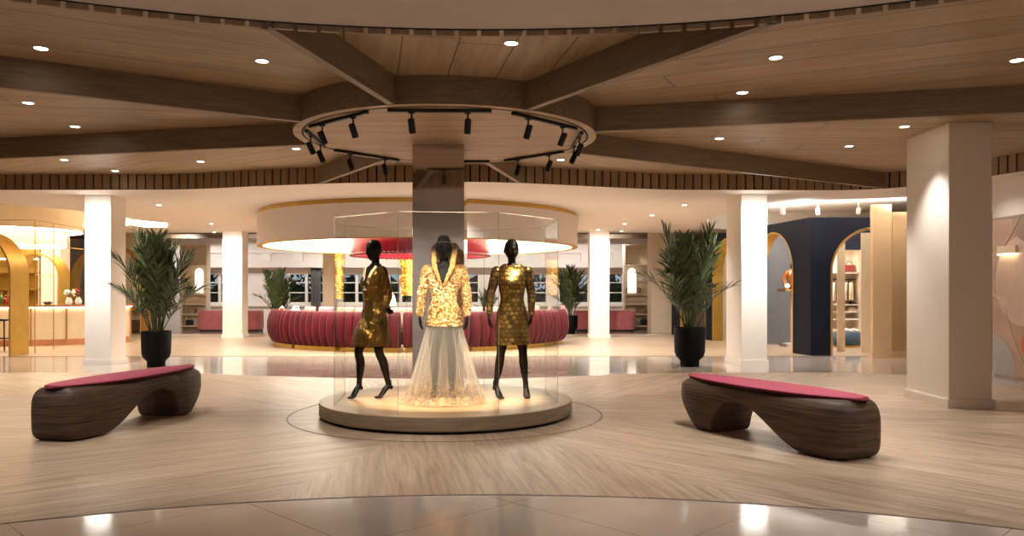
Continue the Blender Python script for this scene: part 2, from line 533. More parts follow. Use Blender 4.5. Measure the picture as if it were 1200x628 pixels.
# the disc: fascia and soffit
bm = B(); lathe(bm, [(RD, Z_DROP), (RD, Z_WOOD + .03)], 128, (CX, CY, 0), cap=False)
struct('ceiling_disc_fascia', bm, M['beam_wood'], smooth=True)
bm = B(); uv = bm.loops.layers.uv.new('UVMap')
v = [bm.verts.new((CX + RD * math.cos(2 * PI * k / 128), CY + RD * math.sin(2 * PI * k / 128), Z_DROP)) for k in range(128)]
f = bm.faces.new(v)
for lp in f.loops: lp[uv].uv = (lp.vert.co.x, lp.vert.co.y)
struct('ceiling_disc', bm, M['disc_wood'])
bm = B(); ring_slab(bm, 1.60, 1.622, Z_DROP - .003, Z_DROP + .002, (CX, CY)); struct('ceiling_disc_joint', bm, M['shadow'])

# outer walls
bm = B(); box(bm, -24, 17, -10.2, -10, 0, 4.4); struct('wall_back', bm, M['mauve'])
bm = B(); box(bm, -24.2, -24, -10, 33, 0, 4.4); struct('wall_left', bm, M['cream'])
bm = B(); box(bm, 17, 17.2, -10, 33, 0, 4.4); struct('wall_right', bm, M['mauve'])
bm = B(); box(bm, 8.1, 8.3, -10, 13.45, 0, Z_WOOD + .2); struct('wall_mural', bm, M['warm_white'])

# far wall with windows: piers, spandrels and a row of panels over them
FY = 32.0
wins = []   # x0, x1 photo columns of window openings
for a, b in ((62, 97), (160, 200), (240.5, 290.5), (317, 380), (400, 436), (455, 484), (546, 562), (585, 612), (618, 642), (654, 690.5), (711, 731)):
    wins.append(((a - 600) * FY / FPX, (b - 600) * FY / FPX))
ZS, ZH = .92, 2.17
bm = B()
box(bm, -24, 17, FY, FY + .25, 0, ZS); box(bm, -24, 17, FY, FY + .25, ZH, 3.7)
x = -24
for a, b in wins:
    box(bm, x, a, FY, FY + .25, ZS, ZH); x = b
box(bm, x, 17, FY, FY + .25, ZS, ZH)
struct('wall_far', bm, M['warm_white'])
# band and shallow recess panels over the windows
bm = B(); box(bm, -24, 17, FY - .55, FY, 2.36, 2.62); struct('trim_5', bm, M['warm_white'])
bm = B()
x = -19.0
while x < 9:
    box(bm, x, x + .38, FY - .1, FY, 2.62, 2.95); x += 1.28
box(bm, -24, 17, FY - .12, FY, 2.95, 3.05)
struct('trim_6', bm, M['white'])
bm = B(); box(bm, -24, 17, FY - .12, FY, ZS - .1, ZS - .02); struct('trim_7', bm, M['white'])
win_n = 0
proto_done = {}
for a, b in wins:
    win_n += 1
    w = b - a; n = max(1, round(w / .62))
    bm = B()
    box(bm, a, b, FY + .02, FY + .12, ZH - .07, ZH); box(bm, a, b, FY + .02, FY + .12, ZS, ZS + .07)
    for i in range(n + 1):
        xx = a + w * i / n; hw = .055 if 0 < i < n else .07
        box(bm, max(a + .001, xx - hw), min(b - .001, xx + hw), FY + .012, FY + .128, ZS + .001, ZH - .001)
    for zz in (ZS + (ZH - ZS) * .36, ZS + (ZH - ZS) * .68):
        box(bm, a, b, FY + .05, FY + .09, zz - .018, zz + .018)
    fr = struct('window_%d' % win_n, bm, M['white'])
    bm = B(); box(bm, a, b, FY + .065, FY + .072, ZS, ZH)
    obj('window_pane', bm, M['pane'], fr)
# night garden outside
t = NT('night garden foliage'); v = t.coord('Object')
t.pb(**{'Base Color': t.ramp(t.noise(v, 5, 5), [(.35, srgb('#172016')), (.7, srgb('#3a4c30'))]), 'Roughness': .8})
M['night'] = t.m
bm = B(); box(bm, -40, 30, 33.0, 60, -.4, -.3); struct('ground_outside', bm, M['night'])
rnd = random.Random(5)
bm = B()
for i in range(6000):
    x = rnd.uniform(-30, 16); y = rnd.uniform(35, 37.5); z = rnd.random() ** .9 * (2.0 + .8 * math.sin(x * 1.3) + .5 * math.sin(x * 3.1))
    p = Vector((x, y, z)); u = Vector((rnd.uniform(-1, 1), rnd.uniform(-.6, .6), rnd.uniform(-.6, 1))).normalized()
    s = rnd.uniform(.2, .5); q = u.cross(Vector((0, 1, 0))).normalized() * s * .16
    vs = [bm.verts.new(p - u * s * .5), bm.verts.new(p + q), bm.verts.new(p + u * s * .5), bm.verts.new(p - q)]
    bm.faces.new(vs)
rows = [[(-40 + .6 * i, 36.8 + q * .3, 0 if q == 0 else 1.75 + .35 * math.sin(i * .7) + .25 * math.sin(i * 1.9)) for q in (0, 1)] for i in range(116)]
grid(bm, rows)
o = obj('hedge', bm, M['night']); tag(o, 'dark leafy garden planting seen through the far windows', 'hedge', kind='stuff')

# skirtings of the near zone are part of the columns; a step of pale stone runs along the far floor
bm = B(); box(bm, -24, 4.9, 25.9, 26.1, 0, .012); struct('trim_8', bm, M['white'])

# ------------------------------------------------------------------ columns
def column(n, x0, x1, y0, y1, ztop, mat, plinth=True):
    bm = B(); box(bm, x0, x1, y0, y1, 0, ztop)
    o = struct('column_%d' % n, bm, mat, bevel=.008)
    if plinth:
        bm = B(); g = .025
        for (a, z0, z1) in ((g, 0, .1), (g - .008, .1, .115)):
            box(bm, x0 - a, x1 + a, y0 - a, y0 + .004, z0, z1); box(bm, x0 - a, x1 + a, y1 - .004, y1 + a, z0, z1)
            box(bm, x0 - a, x0 + .004, y0, y1, z0, z1); box(bm, x1 - .004, x1 + a, y0, y1, z0, z1)
        obj('column_base', bm, mat, o)
    return o
column(1, 5.24, 5.76, 9.57, 10.6, Z_WOOD, M['white'])
column(2, 4.34, 4.83, 15.1, 16.15, Z_WHITE, M['white'])
column(3, -8.17, -7.67, 15.25, 15.85, Z_WHITE, M['white'])
column(4, -8.82, -8.22, 24.3, 24.85, Z_WHITE, M['white'])
column(5, 2.37, 2.97, 24.3, 24.85, Z_WHITE, M['white'])
column(6, -6.4, -6.0, 27.0, 27.5, 3.62, M['cream'])
column(7, 7.62, 8.02, 16.85, 16.98, Z_WHITE, M['tan'])
column(8, 4.75, 5.5, 27.2, 28.0, 3.62, M['cream'], False)
column(9, -13.4, -12.4, 27.3, 28.0, 3.62, M['cream'], False)
column(10, -13.4, -12.85, 22.7, 23.2, 3.6, M['white'], False)
# mirror-clad column in the middle of the platform
mc = thing('mirrored_column', 'tall square column clad in grey mirror behind the middle mannequin', 'column', (CX - .13, 9.83, .176))
bm = B(); box(bm, -.31, .31, -.3, .3, 0, Z_DROP - .176); obj('mirror_cladding', bm, M['mirror'], mc, bevel=.004)
bm = B(); box(bm, -.318, .318, -.308, .308, 0, .03); obj('base_trim', bm, M['black'], mc)

# navy shop: a wall with arched openings along the left side and a front wall with one
def arched_wall(name, p0, p1, z1, arches, thick, mat, n=20):
    """vertical wall from p0 to p1 (xy); arches: (s centre, radius, spring height)"""
    p0, p1 = Vector((*p0, 0)), Vector((*p1, 0)); d = (p1 - p0); L = d.length; d.normalize()
    nrm = Vector((d.y, -d.x, 0))
    bm = B()
    def q(s, z, o): return bm.verts.new(p0 + d * s + nrm * o + Vector((0, 0, z)))
    def quad(s0, z0, s1, z0b, s2, z1a, s3, z1b):
        for o in (0, -thick):
            bm.faces.new((q(s0, z0, o), q(s1, z0b, o), q(s2, z1a, o), q(s3, z1b, o)))
    s = 0.0
    for c, r, sp in arches:
        quad(s, 0, c - r, 0, c - r, z1, s, z1)
        pts = [(c - r * math.cos(PI * k / n), sp + r * math.sin(PI * k / n)) for k in range(n + 1)]
        for a, b in zip(pts, pts[1:]): quad(a[0], a[1], b[0], b[1], b[0], z1, a[0], z1)
        rev = [(c - r, 0)] + pts + [(c + r, 0)]
        for a, b in zip(rev, rev[1:]):
            bm.faces.new((q(a[0], a[1], 0), q(b[0], b[1], 0), q(b[0], b[1], -thick), q(a[0], a[1], -thick)))
        s = c + r
    quad(s, 0, L, 0, L, z1, s, z1)
    for s_ in (0, L):
        bm.faces.new((q(s_, 0, 0), q(s_, z1, 0), q(s_, z1, -thick), q(s_, 0, -thick)))
    bm.faces.new((q(0, z1, 0), q(L, z1, 0), q(L, z1, -thick), q(0, z1, -thick)))
    return struct(name, bm, mat), p0, d, nrm
def arch_trim(bm, p0, d, nrm, c, r, sp, w, o0, o1, n=28):
    """band lining an arched opening, from offset o0 to o1 along the normal"""
    path = [(c - r, 0)] + [(c - r * math.cos(PI * k / n), sp + r * math.sin(PI * k / n)) for k in range(n + 1)] + [(c + r, 0)]
    ins = [(c - r + w, 0)] + [(c - (r - w) * math.cos(PI * k / n), sp + (r - w) * math.sin(PI * k / n)) for k in range(n + 1)] + [(c + r - w, 0)]
    P = lambda a, o: p0 + d * a[0] + nrm * o + Vector((0, 0, a[1]))
    grid(bm, [[P(a, o0) for a in path], [P(a, o1) for a in path], [P(a, o1) for a in ins], [P(a, o0) for a in ins], [P(a, o0) for a in path]])
SL0, SL1 = (5.24, 26.2), (6.53, 17.45)
Ls = math.dist(SL0, SL1)
sl = lambda Y: (26.2 - Y) / (26.2 - 17.45) * Ls
A_SIDE = [(sl(24.35), 1.05, 1.85), (sl(21.8), 1.03, 1.85), (sl(19.2), 1.0, 1.83)]
w_, p0_, d_, n_ = arched_wall('wall_shop_side', SL0, SL1, 3.03, A_SIDE, .14, M['navy'])
bm = B()
for a in A_SIDE: arch_trim(bm, p0_, d_, n_, a[0], a[1] + .002, a[2], .03, .012, -.30)
struct('trim_9', bm, M['gold'])
A_FRONT = [(1.42, .98, 1.84)]
w2_, p02, d2, n2 = arched_wall('wall_shop_front', SL1, (9.6, 17.45), 3.03, A_FRONT, .14, M['navy'])
bm = B()
for a in A_FRONT:
    arch_trim(bm, p02, d2, n2, a[0], a[1] + .002, a[2], .016, .012, -.2)
    arch_trim(bm, p02, d2, n2, a[0], a[1] - .04, a[2], .012, -.02, -.1)
struct('trim_10', bm, M['gold'])
# brown tan return wall right of the tan column, with its base
bm = B(); box(bm, 8.2, 17, 17.2, 17.4, 0, 3.12); struct('wall_shop_return', bm, M['tan_dark'])
bm = B(); box(bm, 8.18, 12, 17.17, 17.2, 0, .12); struct('baseboard_shop', bm, M['tan'])
# shop interior shell
bm = B(); box(bm, 6.15, 7.6, 21.3, 21.38, 0, 3.03); struct('wall_shop_partition', bm, M['slate'])
bm = B(); box(bm, 5.9, 12, 23.4, 23.5, 0, 3.03); struct('wall_shop_back', bm, M['cream'])
bm = B(); box(bm, 9.6, 9.7, 17.6, 23.4, 0, 3.03); struct('wall_shop_right', bm, M['cream'])
bm = B(); box(bm, 7.85, 9.5, 19.9, 19.98, 2.45, 3.03); struct('wall_shop_inner', bm, M['navy'])
# ================================================================== LIGHTS AND CEILING FITTINGS
def spot(loc, power, size=100, blend=.6, aim=None, col=(1, .82, .62), rad=.04, parent=None):
    ld = bpy.data.lights.new('spot_lamp', 'SPOT'); ld.energy = power; ld.spot_size = R(size); ld.spot_blend = blend
    ld.color = col; ld.shadow_soft_size = rad
    o = bpy.data.objects.new('spot_lamp', ld); COL.objects.link(o); o.location = loc
    if aim is not None:
        o.rotation_euler = (Vector(aim) - Vector(loc)).to_track_quat('-Z', 'Y').to_euler()
    return o
WARM = (1, .935, .87); NEUT = (1, .965, .93)
dl_rim = dl_lens = None
def downlight(x, y, z, label, group, power, size=76, rad=.055, col=WARM):
    global dl_rim, dl_lens
    t = thing('downlight', label, 'ceiling light', (x, y, z), 0, group)
    if dl_rim is None:
        bm = B(); ring_slab(bm, .052, .066, -.008, .001, (0, 0), 24); dl_rim = obj('rim', bm, M['white'], t)
        bm = B(); lathe(bm, [(.053, -.004), (.053, .0)], 24); dl_lens = obj('lens', bm, M['lamp'], t)
    else:
        for p in (dl_rim, dl_lens):
            c = p.copy(); COL.objects.link(c); c.parent = t
    if power: spot((x, y, z - .03), power, size, .7, (x, y, 0), col)
    return t
def ceil_pt(px, py, z):
    Y = (z - EYE) * FPX / (HOR - py)
    return (px - 600) * Y / FPX, Y
GT = 'downlights in the timber ceiling'
P_WOOD = 92
for px, py, lab in (
    (48, 56, 'small round downlight in timber above the left front beam, farthest left'),
    (307, 71, 'small round downlight in timber between the left front beam and the short front beam'),
    (599, 50, 'small round downlight in timber directly in front of the disc, between the two front beams'),
    (909, 67, 'small round downlight in timber just behind the long diagonal beam at the right front'),
    (1192, 70, 'small round downlight in timber at the right edge of the photo, above the right beam'),
    (33, 120, 'small round downlight in timber between the two left beams, nearer the left edge'),
    (88, 148, 'small round downlight in timber between the two left beams, nearer the lower beam'),
    (870, 108, 'small round downlight in timber close to the upper side of the right horizontal beam'),
    (843, 162, 'small round downlight in timber below the right horizontal beam, nearest the disc'),
    (1060, 148, 'small round downlight in timber beside the top of the near right column'),
    (995, 171, 'small round downlight in timber under the right horizontal beam, left of the near right column'),
    (75, 187, 'small round downlight in timber under the left horizontal beam, nearest the left edge'),
    (235, 189, 'small round downlight in timber under the left horizontal beam, towards the disc'),
    (135, 200, 'small round downlight in timber touching the slatted edge at far left'),
    (347, 174, 'small round downlight in timber at the left rim of the ceiling disc'),
    (657, 187, 'small round downlight in timber just right of the back of the ceiling disc')):
    x, y = ceil_pt(px, py, Z_WOOD)
    downlight(x, y, Z_WOOD, lab, GT, P_WOOD)
GW = 'downlights in the white ceiling'
for px, py, lab in (
    (186, 240, 'tiny round downlight in white ceiling above the left palm'),
    (247.5, 262, 'tiny round downlight in white ceiling left of the far left column'),
    (251, 272, 'tiny round downlight in white ceiling touching the left end of its far edge'),
    (764, 252, 'tiny round downlight in white ceiling right of the far right column, nearer of two'),
    (732, 262, 'tiny round downlight in white ceiling right of the far right column, farther of two'),
    (701, 269, 'tiny round downlight in white ceiling over the head of the far right column'),
    (728, 270.5, 'tiny round downlight in white ceiling at its far edge beside the far right column'),
    (802, 240, 'tiny round downlight in white ceiling above the right palm')):
    x, y = ceil_pt(px, py, Z_WHITE)
    downlight(x, y, Z_WHITE, lab, GW, 55, 110)
# lamps that graze the columns' fronts
for x, y, z, pw in ((4.585, 14.78, Z_WHITE, 85), (-7.92, 14.92, Z_WHITE, 85), (-8.5, 23.95, Z_WHITE, 60), (2.67, 23.95, Z_WHITE, 60)):
    spot((x, y - .12, z - .03), pw, 140, .5, (x, y + .1, 0), NEUT)
    spot((x, y - 1.2, 3.12), pw * 2.2, 95, 1.0, (x, y + .3, 1.9), NEUT)
# added fill lamps without fittings: behind the camera and over the far rooms
for x, y, z, pw in ((-4, 3.2, 3.40, 70), (-7, 6, 3.4, 70), (6.5, 4, 3.4, 70), (3.6, 4.6, 3.4, 70),
                    (-2.5, 2.5, 3.17, 32), (2.2, 2.5, 3.17, 32), (-4, -1.5, 3.17, 70), (3.6, -1.5, 3.17, 70), (0, -4.5, 3.17, 90), (-7, -7, 3.17, 90), (6, -7, 3.17, 90),
                    (-11, 15.5, 3.22, 60), (-5, 17, 3.22, 60), (3, 17.5, 3.22, 60), (-1, 15.2, 3.22, 50), (-6.2, 20.5, 3.22, 60), (2.2, 20.5, 3.22, 60),
                    (-9.5, 28.5, 3.58, 120), (-12.5, 29.5, 3.58, 100), (-6.2, 29.3, 3.58, 120), (-3, 29, 3.58, 120), (.5, 29, 3.58, 120), (3.6, 29, 3.58, 110)):
    spot((x, y, z - .03), pw, 120, .7, (x, y if y < 28 else y + 3.2, 0 if y < 28 else .6), NEUT)

# black tracks under the disc with spotlights
TA = [272, 317, 2, 47, 92, 137, 182, 227]
WORDS = {272: 'front', 317: 'front right', 2: 'right end', 47: 'back right', 92: 'back', 137: 'back left', 182: 'left end', 227: 'front left'}
bm = B(); box(bm, -.5, .5, -.018, .018, -.03, 0)
trk0 = obj('ceiling_light_track', bm, M['black'], None)
def spotlight_proto():
    t = thing('track_spotlight', 'x', 'spotlight')
    bm = B(); box(bm, -.03, .03, -.016, .016, -.045, -.0302); cylz(bm, (0, 0), .009, -.10, -.04, 10); obj('bracket', bm, M['black'], t)
    bm = B(); lathe(bm, [(.020, .065), (.031, .06), (.033, .05), (.033, -.075), (.029, -.078), (.028, -.068), (.012, -.055)], 18)
    h = obj('lamp_head', bm, M['black'], t, smooth=True); h.location = (0, 0, -.155)
    return t
sp0 = spotlight_proto(); used = False
first_track = True
for a in TA:
    c = Vector((CX + 1.50 * math.cos(R(a)), CY + 1.50 * math.sin(R(a)), Z_DROP - .003))
    tr = trk0 if first_track else trk0.copy()
    if not first_track: COL.objects.link(tr)
    first_track = False
    tr.location = c; tr.rotation_euler = (0, 0, R(a + 90))
    tag(tr, 'black ceiling light track at the %s of the timber disc' % WORDS[a], 'light track', 'tracks under the ceiling disc')
    if a == 92: continue
    tang = Vector((-math.sin(R(a)), math.cos(R(a)), 0))
    for s in (-.27, .27):
        p = c + tang * s
        t = sp0 if not used else copy_tree(sp0)
        used = True
        t.location = p; t.rotation_euler = (0, 0, R(a + 90))
        ps = [q for q in TA if q != 92]
        other = (p.x - c.x)
        side = 'left' if p.x < c.x - .05 else 'right' if p.x > c.x + .05 else ('nearer' if p.y < c.y else 'farther')
        if a in (2, 182): side = 'nearer' if p.y < c.y else 'farther'
        tag(t, 'black cylinder spotlight, %s one of two on the %s track' % (side, WORDS[a]), 'spotlight', 'spotlights on the tracks')
        head = [q for q in t.children if q.name.startswith('lamp_head')][0]
        tgt = Vector((CX + (p.x - CX) * .45, CY - .05 + (p.y - CY) * .35, 1.2))
        d = (tgt - (p + Vector((0, 0, -.16)))).normalized()
        loc = Matrix.Rotation(-R(a + 90), 3, 'Z') @ d
        q = loc.to_track_quat('-Z', 'Y').to_euler(); 
        head.rotation_euler = q
        if s < 0 or a in (272, 317, 227):
            spot(p + Vector((0, 0, -.16)) + d * .085, 105 if a in (272, 317, 227) else 60, 42, .5, tgt, (1, .83, .62), .03)

# ---------------------------------------------------------------- great white drum over the sofas
DX, DY, DR = -2.22, 19.4, 3.8
dr = thing('ceiling_drum', 'great white ceiling drum with gold upper rim and luminous underside over the burgundy sofas', 'ceiling feature', (DX, DY, Z_WHITE))
bm = B(); ring_slab(bm, DR - .05, DR, -.775, -.09, (0, 0), 128); obj('drum_wall', bm, M['warm_white'], dr, smooth=True)
bm = B(); ring_slab(bm, DR - .3, DR - .03, -.09, 0, (0, 0), 128); obj('gold_rim', bm, M['gold'], dr, smooth=True)
bm = B(); ring_slab(bm, DR - .13, DR - .0, -.79, -.775, (0, 0), 128); obj('lower_rim', bm, M['gold'], dr, smooth=True)
RX, RY = .24, -2.1
bm = B(); ring_slab(bm, .3, DR - .06, -.43, -.40, (0, 0), 128); obj('luminous_panel', bm, M['glow'], dr)
t = NT('red glass band'); 
t.pb(**{'Base Color': srgb('#8a1226'), 'Roughness': .25, 'Coat Weight': .4})
M['redglass'] = t.m
bm = B(); ring_slab(bm, 1.44, 1.50, -1.06, -.432, (RX, RY), 96); obj('red_band', bm, M['redglass'], dr, smooth=True)
bm = B()
for k in range(96):   # small hanging drops along the red band's lower edge
    a = 2 * PI * k / 96; ball(bm, (RX + 1.47 * math.cos(a), RY + 1.47 * math.sin(a), -1.065), (.05, .05, .035), 8, 5)
obj('red_drops', bm, M['redglass'], dr, smooth=True)
# gold beaded chandeliers hanging inside it
def chandelier(x, y, r, z0, z1, label):
    t = thing('beaded_chandelier', label, 'chandelier', (x, y, z1), 0, 'gold beaded chandeliers')
    rnd = random.Random(int(x * 100))
    bm = B(); n = max(10, int(r * 2 * PI / .036)); m = int((z1 - z0) / .034)
    for i in range(m):
        for k in range(n):
            a = 2 * PI * (k + .5 * (i % 2)) / n; rr = r * (1 + .12 * math.sin(i * .42))
            c = Vector((rr * math.cos(a), rr * math.sin(a), -.03 - i * .034))
            Mx = Matrix.Translation(c) @ Matrix.Rotation(a + rnd.uniform(-.5, .5), 4, 'Z') @ Matrix.Rotation(rnd.uniform(-.5, .5), 4, 'Y')
            box(bm, -.004, .004, -.014, .014, -.013, .013, Mx)
    obj('bead_curtain', bm, M['beads'], t)
    bm = B(); cylz(bm, (0, 0), r * .55, -(z1 - z0), -.02, 16); obj('inner_lamp', bm, M['amber'], t)
    bm = B(); cylz(bm, (0, 0), r * 1.02, -.02, .02, 24); cylz(bm, (0, 0), .012, .02, 2.48 - z1, 8); obj('canopy', bm, M['gold'], t)
    return t
M['beads'] = plain('gold beads', '#d9a440', .25, 1.0, var=.2, vscale=40)
M['amber'] = emit('amber lamp', '#ffb860', 2.2)
chandelier(-4.55, 21.0, .11, 1.22, 2.4, 'slim gold beaded chandelier hanging left of the left mannequin')
chandelier(-2.6, 21.0, .33, 1.3, 2.36, 'wide gold beaded chandelier hanging right of the left mannequin')

# ---------------------------------------------------------------- bar lamp drum in the cove, left
bl = thing('bar_drum_lamp', 'tiered round white lamp with glowing rims hanging in the cove over the bar', 'ceiling lamp', (-13.0, 20.6, 3.6))
bm = B(); ring_slab(bm, 1.66, 1.7, -.62, -.08, (0, 0), 72); obj('drum_tier', bm, M['cream'], bl, smooth=True)
bm = B(); ring_slab(bm, 1.45, 1.70, -.64, -.62, (0, 0), 72); obj('glow_rim', bm, M['led'], bl)
bm = B(); ring_slab(bm, 1.2, 1.66, -.08, -.0, (0, 0), 72); obj('mount_ring', bm, M['cream'], bl)
bm = B(); ring_slab(bm, 1.28, 1.32, -1.0, -.7, (0, 0), 72); obj('lower_tier', bm, M['cream'], bl, smooth=True)
bm = B(); ring_slab(bm, 1.1, 1.32, -1.02, -1.0, (0, 0), 72); obj('lower_glow_rim', bm, M['led'], bl)
bm = B()
for k in range(60):
    a = 2 * PI * k / 60; cylz(bm, (1.3 * math.cos(a), 1.3 * math.sin(a)), .012, -.72, -.6, 6)
tag(obj('rod_fringe', bm, M['copper'], bl), kind='stuff')
bm = B(); ring_slab(bm, COVE[2] - .12, COVE[2] - .06, 3.28, 3.31, (COVE[0], COVE[1]), 96); struct('cove_led', bm, M['led'])
spot((-12.9, 20.6, 2.5), 80, 140, .6, (-12.9, 20.6, 0), WARM)
# luminous square panel in the white ceiling behind the left column
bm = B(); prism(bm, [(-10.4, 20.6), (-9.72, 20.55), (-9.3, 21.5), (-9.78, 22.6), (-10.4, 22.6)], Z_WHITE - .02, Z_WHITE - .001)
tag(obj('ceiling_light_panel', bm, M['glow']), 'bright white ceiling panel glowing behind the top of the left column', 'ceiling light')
# lit pocket over the shop, with small track lamps
for x, y in ((6.2, 17.0), (8.5, 16.6), (7.5, 19.5), (9.5, 19), (6.3, 21)):
    spot((x, y, 2.95), 260, 160, .6, (x, y, 4), NEUT)
for i, (px, lab) in enumerate(((917, 'small white ceiling spotlight above the navy wall nearest the right-hand white column'), (959, 'small white ceiling spotlight above the corner of the navy shop'), (1006, 'small white ceiling spotlight above the navy arch beside the tan column'))):
    p = W(px, 250, 17.05)
    t = thing('pocket_spotlight', lab, 'spotlight', (p.x, p.y, 3.74), 0, 'white spotlights over the navy shop')
    bm = B(); cylz(bm, (0, 0), .012, -.55, 0, 8); obj('stem', bm, M['white'], t)
    bm = B(); lathe(bm, [(.04, -.68), (.045, -.67), (.045, -.55), (.03, -.545)], 14); obj('lamp_head', bm, M['white'], t, smooth=True)
# shop interior lamps
for x, y, pw in ((8.3, 19.2, 60), (8.6, 21.8, 60), (7.2, 21.5, 50), (6.9, 19.2, 20)):
    spot((x, y, 2.95), pw, 140, .6, (x, y, 0), WARM)
for x in (-6, 0, 6):  # added lamps behind the camera, brightening the back wall for the mirror
    spot((x, -6.5, 3.1), 320, 110, .7, (x, -10, 1.6), NEUT)
# mural wall lamp washing
for y in (12.9, 11.2):
    spot((7.1, y, 3.1), 18, 110, .7, (8.1, y, 1.3), WARM)

# world: deep dusk sky
w = bpy.data.worlds.new('dusk'); SC.world = w; w.use_nodes = True
nt = w.node_tree; bg = nt.nodes['Background']; bg.inputs[0].default_value = srgb('#d4d6da'); bg.inputs[1].default_value = .45
SC.view_settings.view_transform = 'Standard'; SC.view_settings.look = 'None'; SC.view_settings.gamma = 1; SC.view_settings.use_curve_mapping = False
SC.view_settings.exposure = 1.12
SC.cycles.max_bounces = 10; SC.cycles.transparent_max_bounces = 24; SC.cycles.diffuse_bounces = 5; SC.cycles.glossy_bounces = 5
SC.cycles.sample_clamp_indirect = 6.0
SC.cycles.use_denoising = True
SC.cycles.caustics_reflective = False; SC.cycles.caustics_refractive = False
# ================================================================== FURNITURE AND FITTINGS
# ---------------------------------------------------------------- platform and vitrine
PZ = .176
pf = thing('display_platform', 'round pale timber platform with dark recessed base carrying the three mannequins', 'platform', (CX, CY, 0))
RP = 1.437
bm = B(); lathe(bm, [(RP - .05, .004), (RP - .05, .034)], 128, cap=True); obj('recessed_base', bm, M['shadow'], pf)
bm = B(); lathe(bm, [(RP - .012, .032), (RP, .044), (RP, PZ - .012), (RP - .004, PZ - .003)], 128, cap=False)
obj('side_band', bm, M['plinth_side'], pf, smooth=True)
bm = B(); lathe(bm, [(RP - .004, PZ - .003), (RP - .02, PZ)], 128, cap=True); obj('platform_top', bm, M['plinth_wood'], pf)
gv = thing('glass_vitrine', 'tall open-topped eight-sided clear glass case around the mannequins', 'display case', (CX, CY, PZ))
t = NT('glass edge')
tr = t.n('ShaderNodeBsdfTransparent'); tr.inputs[0].default_value = (.9, .93, .9, 1)
pb = t.n('ShaderNodeBsdfPrincipled'); pb.inputs['Base Color'].default_value = srgb('#e2ddd2'); pb.inputs['Roughness'].default_value = .15; pb.inputs['Specular IOR Level'].default_value = .8
mx = t.n('ShaderNodeMixShader'); mx.inputs[0].default_value = .4
t.l(tr.outputs[0], mx.inputs[1]); t.l(pb.outputs[0], mx.inputs[2]); t.l(mx.outputs[0], t.out.inputs[0])
M['glass_edge'] = t.m
HV = 2.02
verts8 = [Vector((1.315 * math.cos(R(-107 + 45 * k)), 1.315 * math.sin(R(-107 + 45 * k)), 0)) for k in range(8)]
for k in range(8):
    a, b = verts8[k], verts8[(k + 1) % 8]
    d = (b - a).normalized(); n = Vector((d.y, -d.x, 0)) * .005
    a2, b2 = a + d * .004, b - d * .004
    bm = B(); prism(bm, [((a2 - n).x, (a2 - n).y), ((b2 - n).x, (b2 - n).y), ((b2 + n).x, (b2 + n).y), ((a2 + n).x, (a2 + n).y)], 0, HV)
    g = obj('glass_panel', bm, M['glass'], gv)
    bm = B(); prism(bm, [((a2 - n).x, (a2 - n).y), ((b2 - n).x, (b2 - n).y), ((b2 + n).x, (b2 + n).y), ((a2 + n).x, (a2 + n).y)], HV + .0005, HV + .006)
    obj('top_edge', bm, M['glass_edge'], g)
    bm = B(); cylz(bm, (a.x, a.y), .003, 0, HV, 8); obj('corner_joint', bm, M['glass_edge'], g)

